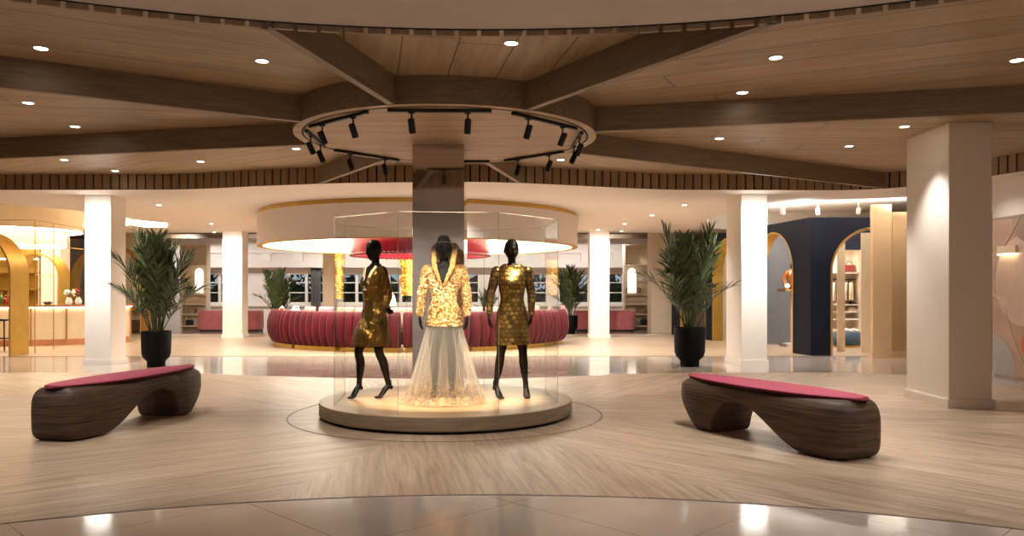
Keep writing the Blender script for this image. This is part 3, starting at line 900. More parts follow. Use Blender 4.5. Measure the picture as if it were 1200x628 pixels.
# ---------------------------------------------------------------- sculpted benches
def lerp_tab(tab, s):
    for (s0, v0), (s1, v1) in zip(tab, tab[1:]):
        if s <= s1:
            t = (s - s0) / (s1 - s0); t = t * t * (3 - 2 * t)
            return v0 + (v1 - v0) * t
    return tab[-1][1]
def bench_mesh():
    L = 2.28; H = .50
    half = [(0, .285), (.45, .305), (1.15, .27), (1.7, .275), (2.3, .24)]
    under = [(.0, 0), (.50, 0), (.68, .06), (.95, .225), (1.18, .315), (1.40, .335), (1.53, .30), (1.60, .15), (1.63, 0), (1.90, 0)]
    bm = B(); rows = []
    S = []
    n = 260
    for i in range(n + 1):
        t = i / n; S.append(L * (.5 - .5 * math.cos(PI * t)) * .6 + L * t * .4)
    for s in S:
        s = min(max(s, .003), L - .003)
        e0 = min(1, s / .13); el0 = math.sqrt(max(0, 1 - (1 - e0) ** 2))
        e1 = min(1, (L - s) / .22); el1 = math.sqrt(max(0, 1 - (1 - e1) ** 2))
        f0 = min(1, s / .30); f0 = math.sqrt(max(0, 1 - (1 - f0) ** 2)) ** .55
        f1 = min(1, (L - s) / .5); f1 = math.sqrt(max(0, 1 - (1 - f1) ** 2)) ** .65
        w = lerp_tab(half, s) * f0 * f1
        zt = H
        if s < .46: zb = 0
        elif s < 1.27:
            q = (s - .46) / .81; zb = .335 * (q * q * (3 - 2 * q)) ** .92
        elif s < 1.63: zb = .335 * math.sqrt(max(0, 1 - ((s - 1.27) / .36) ** 2.4))
        elif s <= 1.90: zb = 0
        else: zb = .34 * ((s - 1.90) / (L - 1.90)) ** 1.05
        if e0 < 1:
            zt = .25 + (zt - .25) * el0; zb = .25 - .25 * el0
        if e1 < 1:
            zt = .35 + (zt - .35) * el1; zb = min(zb, .35 - .01)
        zc, zh = (zt + zb) / 2, max(.003, (zt - zb) / 2)
        ring = []
        m = 64
        for k in range(m):
            a = 2 * PI * k / m; c, sn = math.cos(a), math.sin(a)
            ex = 2 / (4.6 if sn > 0 else 9.0)
            y = math.copysign(abs(c) ** ex, c); z = math.copysign(abs(sn) ** ex, sn)
            zz = zc + zh * z
            bulge = 1 - (.12 if zz > .26 else .07) * (abs(zz - .26) / .26) ** 2.2
            ring.append((s - L / 2, y * w * bulge, zz))
        rows.append(ring)
    grid(bm, rows, True, True)
    pad = B(); rows = []
    for i in range(61):
        t = i / 60; s = .035 + (L - .085) * t
        w = .272 * max(.012, math.sin(PI * t)) ** .42 * (1.04 - .1 * t)
        ring = []
        for k in range(24):
            a = 2 * PI * k / 24; c, sn = math.cos(a), math.sin(a)
            y = math.copysign(abs(c) ** .5, c); z = math.copysign(abs(sn) ** .8, sn)
            ring.append((s - L / 2, y * w, H + .012 + .014 * z))
        rows.append(ring)
    grid(pad, rows, True, True)
    edge = B(); rows = []
    for i in range(61):
        t = i / 60; s = .05 + (L - .115) * t
        w = .264 * max(.012, math.sin(PI * t)) ** .42 * (1.04 - .1 * t)
        rows.append([(s - L / 2, w, H - .012), (s - L / 2, -w, H - .012), (s - L / 2, -w, H + .002), (s - L / 2, w, H + .002)])
    grid(edge, rows, True, True)
    return bm, pad, edge
def bench(x, y, rz, label, src=None):
    t = thing('sculpted_bench', label, 'bench', (x, y, .005), rz, 'sculpted benches')
    if src is None:
        a, b, c = bench_mesh()
        obj('bench_body', a, M['walnut'], t, smooth=True, angle=28)
        p = obj('seat_pad', b, M['pad'], t, smooth=True, angle=70)
        obj('pad_edge', c, M['pad_edge'], p)
    else:
        for ch in src.children: copy_tree(ch, t)
    return t
b1 = bench(-4.08, 8.5, R(78), 'dark layered-wood arch bench with raspberry pad, left of the platform')
bench(2.42, 7.58, R(180 - 63), 'dark layered-wood arch bench with raspberry pad, right of the platform', b1)

# ---------------------------------------------------------------- potted palms
def frond_mesh(seed, L=1.0, petiole=.45, droop=.6, leaf=.41, npair=18):
    rnd = random.Random(seed); bm = B()
    P = []; ang = R(88); p = Vector((0, 0, 0)); n = 26; ds = (L + petiole) / n
    for i in range(n + 1):
        P.append(p.copy()); t = i / n
        ang -= R(90) * droop * (t ** 1.3) * 1.9 / n
        p = p + Vector((math.cos(ang), 0, math.sin(ang))) * ds
    tube(bm, P, [.010 * (1 - .8 * i / n) + .002 for i in range(n + 1)], 5)
    for j in range(npair):
        t = j / (npair - 1); d = petiole + L * (.02 + .98 * t)
        i = min(n - 1, int(d / ds)); fr = d / ds - i
        q = P[i].lerp(P[i + 1], min(1, fr)); T = (P[i + 1] - P[i]).normalized()
        side = Vector((0, 1, 0)); up = side.cross(T) * -1
        if up.z < 0: up = -up
        ll = leaf * (.45 + .75 * math.sin(PI * min(1, .12 + t * .8))) * rnd.uniform(.85, 1.1)
        for s in (-1, 1):
            sweep = R(54 + 20 * t + rnd.uniform(-8, 8))
            dirv = (side * s * math.cos(sweep) + T * math.sin(sweep) + up * rnd.uniform(-.05, .4)).normalized()
            w = .0225 * rnd.uniform(.9, 1.25); wn = dirv.cross(up).normalized()
            pts = []; c = q.copy(); dv = dirv.copy()
            for m_ in range(5):
                pts.append(c.copy()); dv = (dv + Vector((0, 0, -.10 - .1 * droop))).normalized(); c = c + dv * ll / 4
            ws = (.35, 1, .95, .6, .04)
            Lr = [bm.verts.new(a - wn * w * k) for a, k in zip(pts, ws)]
            Rr = [bm.verts.new(a + wn * w * k) for a, k in zip(pts, ws)]
            Mr = [bm.verts.new(a - up * w * .35 * k) for a, k in zip(pts, ws)]
            for m_ in range(4):
                bm.faces.new((Lr[m_], Lr[m_ + 1], Mr[m_ + 1], Mr[m_])); bm.faces.new((Mr[m_], Mr[m_ + 1], Rr[m_ + 1], Rr[m_]))
    return bm
frond_src = []
def palm(x, y, sc, label, seed, nf=18, pot_h=.68, pot_r=.275):
    rnd = random.Random(seed)
    t = thing('potted_palm', label, 'plant', (x, y, .003), rnd.uniform(0, 6), 'potted palms')
    t.scale = (sc, sc, sc)
    prof = [(.16, 0), (.165, .01), (.165, .09), (.18, .12), (.235, .17), (.262, .25), (pot_r, pot_h - .01), (pot_r - .004, pot_h), (pot_r - .022, pot_h), (pot_r - .026, pot_h - .07)]
    bm = B(); lathe(bm, prof, 48); obj('pot', bm, M['pot_black'], t, smooth=True)
    bm = B(); lathe(bm, [(pot_r - .027, pot_h - .075), (pot_r - .027, pot_h - .06)], 32); obj('soil', bm, M['soil'], t)
    if not frond_src:
        for i, dr_ in enumerate((.2, .36, .6)):
            o = obj('frond', frond_mesh(i + 3, 1.02, .36, dr_), M['leaf'], t, smooth=True); frond_src.append(o)
        new = list(frond_src)
    else: new = []
    for i in range(nf):
        k = 0 if i < nf * .28 else 1 if i < nf * .65 else 2
        if new and new[k] is not None: f = new[k]; new[k] = None
        else:
            f = frond_src[k].copy(); COL.objects.link(f); f.parent = t
        az = i * 2.4 + rnd.uniform(-.3, .3); tl = (2, 10, 22)[k] + rnd.uniform(-3, 7)
        s = (1.22, 1.04, .84)[k] * rnd.uniform(.86, 1.12)
        r0 = rnd.uniform(.02, .1)
        f.location = (r0 * math.cos(az), r0 * math.sin(az), pot_h - .07 + (.22, .12, .02)[k] * rnd.random())
        f.rotation_euler = (0, R(tl), az); f.scale = (s, s, s)
    for i in range(5):
        az = i * 1.3; r0 = .05
        bm = B(); tube(bm, [(r0 * math.cos(az), r0 * math.sin(az), pot_h - .07), (r0 * 1.5 * math.cos(az), r0 * 1.5 * math.sin(az), pot_h + .3), (r0 * 2.2 * math.cos(az), r0 * 2.2 * math.sin(az), pot_h + .55)], [.016, .012, .007], 7)
        obj('stem', bm, M['stem'], t, smooth=True)
    return t
palm(-6.68, 14.98, .98, 'tall palm in black footed pot beside the left white column', 2, 17)
palm(3.34, 15.0, 1.07, 'tall palm in black footed pot beside the right white column', 23, 17)
palm(-7.62, 25.95, .84, 'smaller palm behind the left end of the burgundy sofas', 11, 14)
palm(1.95, 26.6, .90, 'smaller palm behind the right end of the burgundy sofas', 17, 14)
palm(-.85, 27.5, .62, 'little palm far back seen just left of the gold-disc mannequin', 29, 10)

# ---------------------------------------------------------------- burgundy fluted sofa ring
SX, SY, SR = -2.55, 22.4, 4.12
def sofa_seg(a0, a1, label):
    t = thing('fluted_sofa', label, 'sofa', (SX, SY, .004), 0, 'burgundy fluted sofas in a ring')
    nfl = max(4, round(R(a1 - a0) * SR / .235)); per = 8; n = nfl * per
    rows = []
    prof = [(-.14, .10), (-.07, .2), (-.02, .32), (.0, .48), (-.01, .64), (-.045, .80), (-.09, .90), (-.14, .93)]
    for i in range(n + 1):
        a = R(a0 + (a1 - a0) * i / n); f = abs(math.sin(PI * i / per)) ** .6 * .085 - .06
        row = []
        for q, (dr_, z) in enumerate(prof):
            k = 1 if q < 6 else .6
            row.append(((SR + dr_ + f * k) * math.cos(a), (SR + dr_ + f * k) * math.sin(a), z + (.012 * f / .06 if q > 5 else 0)))
        for dr_, z in ((-.22, .93), (-.30, .86), (-.34, .62), (-.34, .12)):
            row.append(((SR + dr_) * math.cos(a), (SR + dr_) * math.sin(a), z))
        rows.append(row)
    bm = B(); V = grid(bm, rows); bm.faces.new(V[0]); bm.faces.new(V[-1][::-1])
    # close underneath
    for i in range(n): bm.faces.new((V[i][0], V[i + 1][0], V[i + 1][-1], V[i][-1]))
    obj('fluted_back', bm, M['burgundy'], t, smooth=True, angle=80)
    bm = B(); rows = []
    for i in range(25):
        a = R(a0 + .3 + (a1 - a0 - .6) * i / 24); row = []
        for dr_, z in ((-.345, .12), (-.345, .43), (-.37, .46), (-.92, .46), (-.97, .42), (-.97, .12)):
            row.append(((SR + dr_) * math.cos(a), (SR + dr_) * math.sin(a), z))
        rows.append(row)
    grid(bm, rows, False); 
    obj('seat_cushion', bm, M['burgundy'], t, smooth=True, angle=50)
    bm = B(); rows = []
    for i in range(25):
        a = R(a0 + .5 + (a1 - a0 - 1) * i / 24)
        rows.append([((SR + dr_) * math.cos(a), (SR + dr_) * math.sin(a), z) for dr_, z in ((-.17, 0), (-.17, .099), (-.93, .099), (-.93, 0))])
    grid(bm, rows, True, True); obj('gold_plinth', bm, M['gold'], t)
    return t
names = ['burgundy fluted sofa at the left end of the ring, curving away', 'burgundy fluted sofa second from the left, with gold plinth', 'burgundy fluted sofa just left of the left mannequin', 'burgundy fluted sofa behind the left mannequin',
         'burgundy fluted sofa behind the middle mannequin', 'burgundy fluted sofa between the middle and right mannequins', 'burgundy fluted sofa behind the right mannequin', 'burgundy fluted sofa at the right end of the ring, curving away']
for k in range(8):
    a0 = 178 + 23 * k
    sofa_seg(a0 + .5, a0 + 22.5, names[k])
# cushions showing over the sofa backs
def cushion_mesh(w, h, d, seed):
    rnd = random.Random(seed); bm = B(); rows = []
    for i in range(9):
        v = -1 + 2 * i / 8; row = []
        for k in range(20):
            a = 2 * PI * k / 20
            x = math.copysign(abs(math.cos(a)) ** .5, math.cos(a)); y = math.sin(a)
            th = (1 - abs(v) ** 3) ** .5 if abs(v) < 1 else .03
            row.append((x * w / 2 * (1 - .05 * (1 - v * v)), y * d / 2 * max(.06, th) * (1 - .6 * x ** 4), v * h / 2))
        rows.append(row)
    grid(bm, rows, True, True); return bm
def pattern(name, a, b, sc):
    t = NT(name); v = t.coord('Object')
    x = t.n('ShaderNodeTexVoronoi'); t.l(v, x.inputs['Vector']); x.inputs['Scale'].default_value = sc
    t.pb(**{'Base Color': t.mix(t.math('GREATER_THAN', x.outputs[0], .42), srgb(a), srgb(b)), 'Roughness': .85})
    return t.m
M['pat_red'] = pattern('red and white pattern fabric', '#c23b3a', '#f0ddd0', 9)
M['pat_mix'] = pattern('red blue white pattern fabric', '#a83240', '#d8d4e4', 12)
M['fur'] = plain('cream pink faux fur', '#c79b8c', .95, var=.25, vscale=30, bump=1.0, bscale=60)
CU = [(329, 'pat_red', 'red and white patterned cushion at the left end of the sofa ring'), (345, 'pat_mix', 'red, blue and white patterned cushion second from the left on the sofas'),
      (362, 'pale_pink', 'pale pink cushion leaning where the first two sofas meet'), (381, 'rose', 'rose cushion on the sofa just left of the glass case'),
      (404, 'fur', 'fluffy pink-beige cushion at the left edge of the glass case'), (427, 'pale_pink', 'pale pink cushion left of the left mannequin'), (470, 'fur', 'fluffy cushion below the white dome lamp'),
      (555, 'pale_pink', 'pale pink cushion right of the middle mannequin'), (580, 'fur', 'fluffy pink-beige cushion beside the right mannequin\'s left hand'), (628, 'fur', 'fluffy cushion right of the right mannequin'), (646, 'pale_pink', 'pale pink cushion at the right edge of the glass case'), (661, 'rose', 'rose cushion on the right end of the sofa ring')]
for i, (px, m, lab) in enumerate(CU):
    # where the sight line meets the inside of the sofa back
    k = (px - 600) / FPX; r = SR - .53
    a = 1 + k * k; b = -2 * (SX * k + SY); c = SX ** 2 + SY ** 2 - r * r
    Y = (-b - math.sqrt(max(0, b * b - 4 * a * c))) / (2 * a); X = k * Y
    az = math.atan2(Y - SY, X - SX)
    o = obj('cushion', cushion_mesh(.52, .56, .17, i), M[m], None, smooth=True, angle=180)
    o.location = (X, Y, .46 + .30); o.rotation_euler = (R(-9), 0, az + PI / 2)
    tag(o, lab, 'cushion', 'cushions on the sofas')
# white dome lamp on a side table inside the ring
st = thing('side_table', 'small round table under the white dome lamp', 'side table', (-3.3, 21.2, .004))
bm = B(); cylz(bm, (0, 0), .34, .70, .73, 32); obj('table_top', bm, M['walnut'], st)
bm = B(); cylz(bm, (0, 0), .03, .02, .70, 12); obj('stem', bm, M['gold'], st)
bm = B(); lathe(bm, [(.22, 0), (.22, .015), (.03, .025)], 24); obj('base', bm, M['gold'], st)
dlp = thing('dome_lamp', 'white dome table lamp glowing behind the left mannequin\'s back', 'lamp', (-3.3, 21.2, .735))
bm = B(); lathe(bm, [(.10, 0), (.10, .02), (.02, .04), (.018, .34)], 20); obj('lamp_base', bm, M['gold'], dlp, smooth=True)
t = NT('opal lamp shade'); p = t.pb(**{'Base Color': srgb('#f6efe6'), 'Roughness': .5, 'Emission Color': srgb('#fff0dd'), 'Emission Strength': .7}); M['opal'] = t.m
bm = B(); lathe(bm, [(.21, .30), (.215, .34), (.21, .45), (.18, .56), (.12, .64), (.04, .68)], 28); obj('lamp_shade', bm, M['opal'], dlp, smooth=True)

# ---------------------------------------------------------------- rose banquettes far back
def pouf(px0, px1, Y, label, h=.74):
    x0, x1 = (px0 - 600) * Y / FPX, (px1 - 600) * Y / FPX
    t = thing('rose_banquette', label, 'banquette', ((x0 + x1) / 2, Y, .0), 0, 'rose banquettes by the far windows')
    w = (x1 - x0) / 2; d = .42
    def plan(s, n=96):
        pts = []
        for k in range(n):
            a = 2 * PI * k / n; c, sn = math.cos(a), math.sin(a)
            f = 1 + .012 * abs(math.sin(a * 16))
            pts.append((math.copysign(abs(c) ** .45, c) * w * s * f, math.copysign(abs(sn) ** .6, sn) * d * s * f + d))
        return pts
    bm = B()
    grid(bm, [[(x, y, z) for x, y in plan(s)] for s, z in ((.95, .06), (.99, .12), (1, .3), (1, h - .08), (.985, h - .03), (.93, h))], True, True)
    obj('upholstery', bm, M['rose'], t, smooth=True, angle=60)
    bm = B(); grid(bm, [[(x, y, z) for x, y in plan(.9)] for z in (0.0, .06)], True, True); obj('plinth', bm, M['black'], t)
pouf(229, 266, 28.2, 'rose fluted banquette left of the far left column')
pouf(284.5, 302.5, 28.2, 'rose fluted banquette right of the far left column, beside the small palm')
pouf(673, 691, 28.2, 'rose fluted banquette left of the far right column')
pouf(712.5, 746, 28.2, 'rose fluted banquette right of the far right column')

# ---------------------------------------------------------------- bar area on the left
def deep_arch(name, xr, r, y0, y1, spring, label, thick=.035):
    t = thing(name, label, 'archway', (xr - r, (y0 + y1) / 2, .004), 0, 'gold archways at the bar')
    d = (y1 - y0) / 2; n = 40
    path = [(r, 0)] + [(r * math.cos(PI * k / n), spring + r * math.sin(PI * k / n)) for k in range(n + 1)] + [(-r, 0)]
    q = r - thick
    ins = [(q, 0)] + [(q * math.cos(PI * k / n), spring + q * math.sin(PI * k / n)) for k in range(n + 1)] + [(-q, 0)]
    bm = B(); rows = [[(x, -d, z) for x, z in path], [(x, d, z) for x, z in path], [(x, d, z) for x, z in ins], [(x, -d, z) for x, z in ins], [(x, -d, z) for x, z in path]]
    grid(bm, rows); bmesh.ops.remove_doubles(bm, verts=bm.verts[:], dist=1e-5)
    obj('arch_band', bm, M['gold'], t, smooth=True, angle=40)
    e = .006
    po = [(x * (1 + e / r), z + (e if z > spring else 0)) for x, z in path]; 
    bm = B(); rows = [[(x, -d - .004, z) for x, z in path], [(x, -d - .004, z) for x, z in po], [(x, -d + .012, z) for x, z in po], [(x, -d + .012, z) for x, z in path], [(x, -d - .004, z) for x, z in path]]
    grid(bm, rows); obj('copper_edge', bm, M['copper'], t)
    return t
deep_arch('gold_archway', -10.88, 1.0, 17.3, 17.97, 1.77, 'large gold archway nearest, cut by the left edge of the photo')
deep_arch('gold_archway', -12.12, .63, 21.32, 21.88, 1.81, 'gold archway rising behind the copper-edged bar counter')
deep_arch('gold_archway', -11.95, 1.15, 25.7, 26.3, 1.75, 'gold archway farthest back, behind the left white column and palm')
# wire frame
wf = thing('wire_frame', 'tall thin gold wire frame standing in front of the bar', 'frame', (-10.85, 18.15, .004))
A = Vector((0, 0, 0)); Bp = Vector((-.12, .95, 0)); Cp = Vector((-3.2, 0, 0)); Dp = Vector((-.3, 4.4, 0))
def rod(p, q, r=.012):
    bm = B(); tube(bm, [p, q], r, 6, round_end=False); return bm
for p in (A, Bp):
    obj('upright', rod(p, p + Vector((0, 0, 3.03))), M['gold_wire'], wf)
for z in (3.03, 2.49, 1.78, 1.09):
    obj('rail', rod(Cp + Vector((0, 0, z)), A + Vector((0, 0, z)), .010), M['gold_wire'], wf)
    obj('rail', rod(A + Vector((0, 0, z)), Bp + Vector((0, 0, z)), .010), M['gold_wire'], wf)
    if z in (2.49, 3.03): obj('rail', rod(Bp + Vector((0, 0, z)), Dp + Vector((0, 0, z)), .010), M['gold_wire'], wf)
# counter
bar = thing('bar_counter', 'pale panelled bar counter with copper top edge and copper base', 'bar counter', (-12.4, 20.6, .004))
F = [Vector((-2.4, -.3, 0)), Vector((-.9, -.25, 0)), Vector((.05, -.1, 0)), Vector((.72, .35, 0)), Vector((1.3, .95, 0)), Vector((1.75, 1.7, 0))]
def slab_along(F, d0, d1, z0, z1):
    bm = B(); rows = []
    for i, p in enumerate(F):
        T = (F[min(i + 1, len(F) - 1)] - F[max(i - 1, 0)]).normalized(); N = Vector((T.y, -T.x, 0))
        a, b = p + N * d0, p - N * d1
        rows.append([(a.x, a.y, z0), (a.x, a.y, z1), (b.x, b.y, z1), (b.x, b.y, z0)])
    grid(bm, rows, True, True); return bm
obj('base_plinth', slab_along(F, 0, .34, 0, .16), M['copper'], bar)
obj('counter_top', slab_along(F, .09, .40, 1.0, 1.055), M['copper'], bar)
obj('led_strip', slab_along(F, .05, -.02, .985, .999), M['led'], bar)
for i in range(5):
    obj('front_panel', slab_along([F[i].lerp(F[i + 1], .015), F[i].lerp(F[i + 1], .985)], -.005, .34, .16, .985), M['cream'], bar)
    o = obj('copper_strip', rod(F[i + 1] + Vector((0, -.02, .16)), F[i + 1] + Vector((0, -.02, .985)), .02), M['copper'], bar)
# things on the counter
def on_bar(px, Y, d=.0): return ((px - 600) * Y / FPX, Y, 1.06)
def bottle(x, y, z, h, r, m, lab):
    t = thing('bottle', lab, 'bottle', (x, y, z), 0, 'bottles on the bar')
    bm = B(); lathe(bm, [(r * .95, 0), (r, .01), (r, h * .58), (r * .85, h * .66), (r * .34, h * .76), (r * .32, h * .9)], 16); obj('body', bm, m, t, smooth=True)
    bm = B(); cylz(bm, (0, 0), r * .38, h * .9, h, 12); obj('cap', bm, M['gold'], t)
M['bot_red'] = plain('dark red glass', '#7d1a1c', .1, coat=.5); M['bot_green'] = plain('green glass', '#4c6a2c', .1, coat=.5); M['bot_amber'] = plain('amber glass', '#8c4f16', .1, coat=.5)
bottle(*on_bar(1.5, 20.62), .34, .045, M['bot_green'], 'green bottle on the bar at the very left edge of the photo')
bottle(*on_bar(6.0, 20.5), .26, .05, M['bot_red'], 'squat dark red bottle on the bar beside the gold archway')
bottle(*on_bar(9.5, 20.6), .36, .04, M['bot_amber'], 'slim amber bottle on the bar touching the big gold archway')
def vase(px, Y, lab, seed, dark):
    x, y, z = on_bar(px, Y); t = thing('flower_vase', lab, 'vase', (x, y, z), 0)
    bm = B(); lathe(bm, [(.05, 0), (.08, .04), (.085, .1), (.05, .17), (.055, .2)], 18); obj('vase_body', bm, M['white'], t, smooth=True)
    rnd = random.Random(seed); bm = B(); b2 = B()
    for i in range(14):
        d = Vector((rnd.uniform(-1, 1), rnd.uniform(-1, 1), rnd.uniform(.5, 1.6))).normalized() * rnd.uniform(.12, .24)
        tube(bm, [(0, 0, .18), (d.x * .5, d.y * .5, .18 + d.z * .6), (d.x, d.y, .18 + d.z)], .004, 5)
        ball(b2, (d.x, d.y, .18 + d.z), rnd.uniform(.025, .045), 8, 6)
    obj('stems', bm, M['stem'], t); tag(obj('blossoms', b2, M[dark], t, smooth=True), kind='stuff')
vase(81, 20.85, 'white vase of pale blossoms on the bar, left of two', 3, 'white')
vase(92, 21.15, 'white vase of dark red blossoms on the bar against the left column', 4, 'bot_red')
bw = thing('bowl', 'small dark bowl on the bar between the gold wire uprights', 'bowl', on_bar(56, 20.6))
bm = B(); lathe(bm, [(.05, 0), (.06, .01), (.12, .07), (.115, .075), (.05, .02)], 24); obj('bowl_body', bm, M['black'], bw, smooth=True)
bm = B(); 
for k in range(7): ball(bm, (.05 * math.cos(k), .05 * math.sin(k), .08), .03, 8, 6)
tag(obj('fruit', bm, M['bot_amber'], bw, smooth=True), kind='stuff')
bs = thing('bar_stool', 'black bar stool at the left edge in front of the bar', 'stool', (-12.25, 19.15, .004))
bm = B(); box(bm, -.19, .19, -.19, .19, .70, .75); obj('seat', bm, M['black'], bs, bevel=.012)
for sx in (-1, 1):
    for sy in (-1, 1):
        bm = B(); tube(bm, [(sx * .18, sy * .18, 0), (sx * .165, sy * .165, .70)], .018, 8); obj('leg', bm, M['black'], bs)
for z, in ((.28,),):
    for a, b in (((-.17, -.175), (.17, -.175)), ((-.17, .175), (.17, .175)), ((-.175, -.17), (-.175, .17)), ((.175, -.17), (.175, .17))):
        bm = B(); tube(bm, [(a[0], a[1], z), (b[0], b[1], z)], .012, 6); obj('footrest', bm, M['black'], bs)
# back-bar wall with a gold mirror shelf
bb = thing('back_bar', 'gold-lit back bar shelving behind the big gold archway', 'shelving', (-15.4, 23.6, .004))
bm = B(); box(bm, -2.2, 1.5, .2, .3, 0, 2.9); obj('back_panel', bm, M['gold'], bb)
for z in (.95, 1.45, 1.95, 2.4):
    bm = B(); box(bm, -2.2, 1.5, -.15, .2, z, z + .03); obj('shelf', bm, M['gold'], bb)
for xx in (-2.2, -.35, 1.47):
    bm = B(); box(bm, xx, xx + .03, -.15, .2, 0, 2.9); obj('side_panel', bm, M['cream'], bb)
bm = B(); box(bm, -2.2, 1.5, .17, .19, 2.36, 2.39); obj('led_strip', bm, M['led'], bb)
spot((-14.5, 22.6, 3.1), 40, 120, .6, (-15, 23.7, 1.5), WARM)
# gold console behind the left column
cn = thing('console_table', 'gold console with dark shelf seen between the left column and the palm', 'console table', (-13.05, 27.0, .0))
bm = B(); box(bm, -.75, .75, -.2, .2, .78, .84); obj('top', bm, M['gold'], cn)
for sx in (-1, 1):
    bm = B(); box(bm, sx * .72 - .03, sx * .72 + .03, -.2, .2, 0, .78); obj('leg', bm, M['gold'], cn)
bm = B(); box(bm, -.69, .69, -.18, .18, .12, .45); obj('drawer_box', bm, M['walnut'], cn)

# ---------------------------------------------------------------- shelf units either side of the far room
def shelf_unit(x0, x1, Y, flip, label):
    t = thing('shelf_unit', label, 'shelving', ((x0 + x1) / 2, Y, 0), 0)
    w = (x1 - x0) / 2
    bm = B(); box(bm, -w, w, .34, .38, 0, 3.15); obj('back_panel', bm, M['cream'], t)
    for s in (-1, 1):
        bm = B(); box(bm, s * w - .03, s * w + .03, 0, .34, 0, 3.15); obj('side_panel', bm, M['cream'], t)
    for z in (.12, .55, .92, 1.28, 1.78, 2.36, 3.1):
        bm = B(); box(bm, -w + .03, w - .03, .02, .34, z, z + .045); obj('shelf', bm, M['cream'], t)
    c = flip * w * .45
    n = 16; bm = B()
    pts = [(c - w * .32, 1.36)] + [(c + w * .32 * -math.cos(PI * k / n), 2.12 + w * .32 * math.sin(PI * k / n)) for k in range(n + 1)] + [(c + w * .32, 1.36)]
    lo = [bm.verts.new((x, -.012, z)) for x, z in pts]; hi = [bm.verts.new((x, .015, z)) for x, z in pts]
    bm.faces.new(lo); bm.faces.new(hi[::-1])
    for i in range(len(pts)):
        j = (i + 1) % len(pts); bm.faces.new((lo[i], lo[j], hi[j], hi[i]))
    obj('lit_arch_panel', bm, M['opal_panel'], t)
    return t
M['opal_panel'] = emit('lit opal arch panel', '#fff0da', .9)
M['basket'] = plain('woven basket', '#9a7d60', .85, var=.2, vscale=40, bump=.6)
xl0, xl1 = (212 - 600) * 29.3 / FPX, (241.5 - 600) * 29.3 / FPX
xr0, xr1 = (732 - 600) * 29.3 / FPX, (763 - 600) * 29.3 / FPX
shelf_unit(xl0, xl1, 29.3, 1, 'cream shelf unit with a lit arched panel left of the far windows')
shelf_unit(xr0, xr1, 29.3, -1, 'cream shelf unit with a lit arched panel right of the far windows')
def basket(x, y, z, w, h, lab):
    t = thing('basket', lab, 'basket', (x, y, z), 0, 'baskets on the shelves')
    bm = B(); grid(bm, [[(math.copysign(abs(math.cos(a)) ** .5, math.cos(a)) * w * s, math.copysign(abs(math.sin(a)) ** .5, math.sin(a)) * .11 * s, zz) for a in [2 * PI * k / 24 for k in range(24)]] for s, zz in ((.85, 0), (.95, h * .5), (1, h), (.9, h), (.85, h * .3))], True, True)
    obj('basket_body', bm, M['basket'], t, smooth=True)
    bm = B(); tube(bm, [(math.copysign(abs(math.cos(a)) ** .5, math.cos(a)) * w, math.copysign(abs(math.sin(a)) ** .5, math.sin(a)) * .11, h) for a in [2 * PI * k / 24 for k in range(25)]], .012, 6); obj('rim', bm, M['basket'], t)
def handbag(x, y, z, w, h, lab, m='black', g='handbags on display'):
    t = thing('handbag', lab, 'handbag', (x, y, z), 0, g)
    bm = B(); grid(bm, [[(math.copysign(abs(math.cos(a)) ** .4, math.cos(a)) * w * s, math.copysign(abs(math.sin(a)) ** .5, math.sin(a)) * .07 * s2, zz) for a in [2 * PI * k / 24 for k in range(24)]] for s, s2, zz in ((.9, .9, 0), (1, 1, .03), (.97, .8, h * .7), (.9, .4, h))], True, True)
    obj('bag_body', bm, M[m], t, smooth=True)
    bm = B(); tube(bm, [(w * .5 * math.cos(PI * k / 10), 0, h * .95 + h * .55 * math.sin(PI * k / 10)) for k in range(11)], .01, 6); obj('handle', bm, M[m], t)
ys = 29.48
handbag(xl0 + .26, ys, 1.329, .12, .26, 'black handbag on the left shelf unit below the lit arch')
handbag(xl0 + .25, ys, .169, .13, .2, 'black handbag on the lowest shelf of the left unit')
basket(xl0 + .32, ys, .599, .17, .2, 'woven basket on the left shelf unit above the lowest shelf')
basket(xr0 + .36, ys, 1.329, .26, .22, 'wide woven basket on the right shelf unit below the lit arch')
handbag(xr1 - .24, ys, .169, .14, .22, 'black handbag with the lowest place on the right shelf unit')
handbag(xr1 - .22, ys, 1.829, .16, .3, 'grey handbag on an upper shelf of the right unit', 'mauve')
basket(xr0 + .62, ys, .599, .2, .2, 'woven basket low on the right shelf unit')
# grey curtain at a far window
bm = B(); rows = []
x0 = (365 - 600) * 31.8 / FPX; x1 = (376 - 600) * 31.8 / FPX
for i in range(41):
    rows.append([(x0 + (x1 - x0) * i / 40, 31.72 + .05 * math.sin(i * 1.15), z) for z in (.02, .9, 1.8, 2.34)])
grid(bm, rows)
M['curtain'] = plain('grey curtain', '#6d6a69', .9, var=.1)
o = obj('curtain', bm, M['curtain'], None, smooth=True); s = o.modifiers.new('solid', 'SOLIDIFY'); s.thickness = .012
tag(o, 'grey curtain hanging beside a far window left of the glass case', 'curtain')

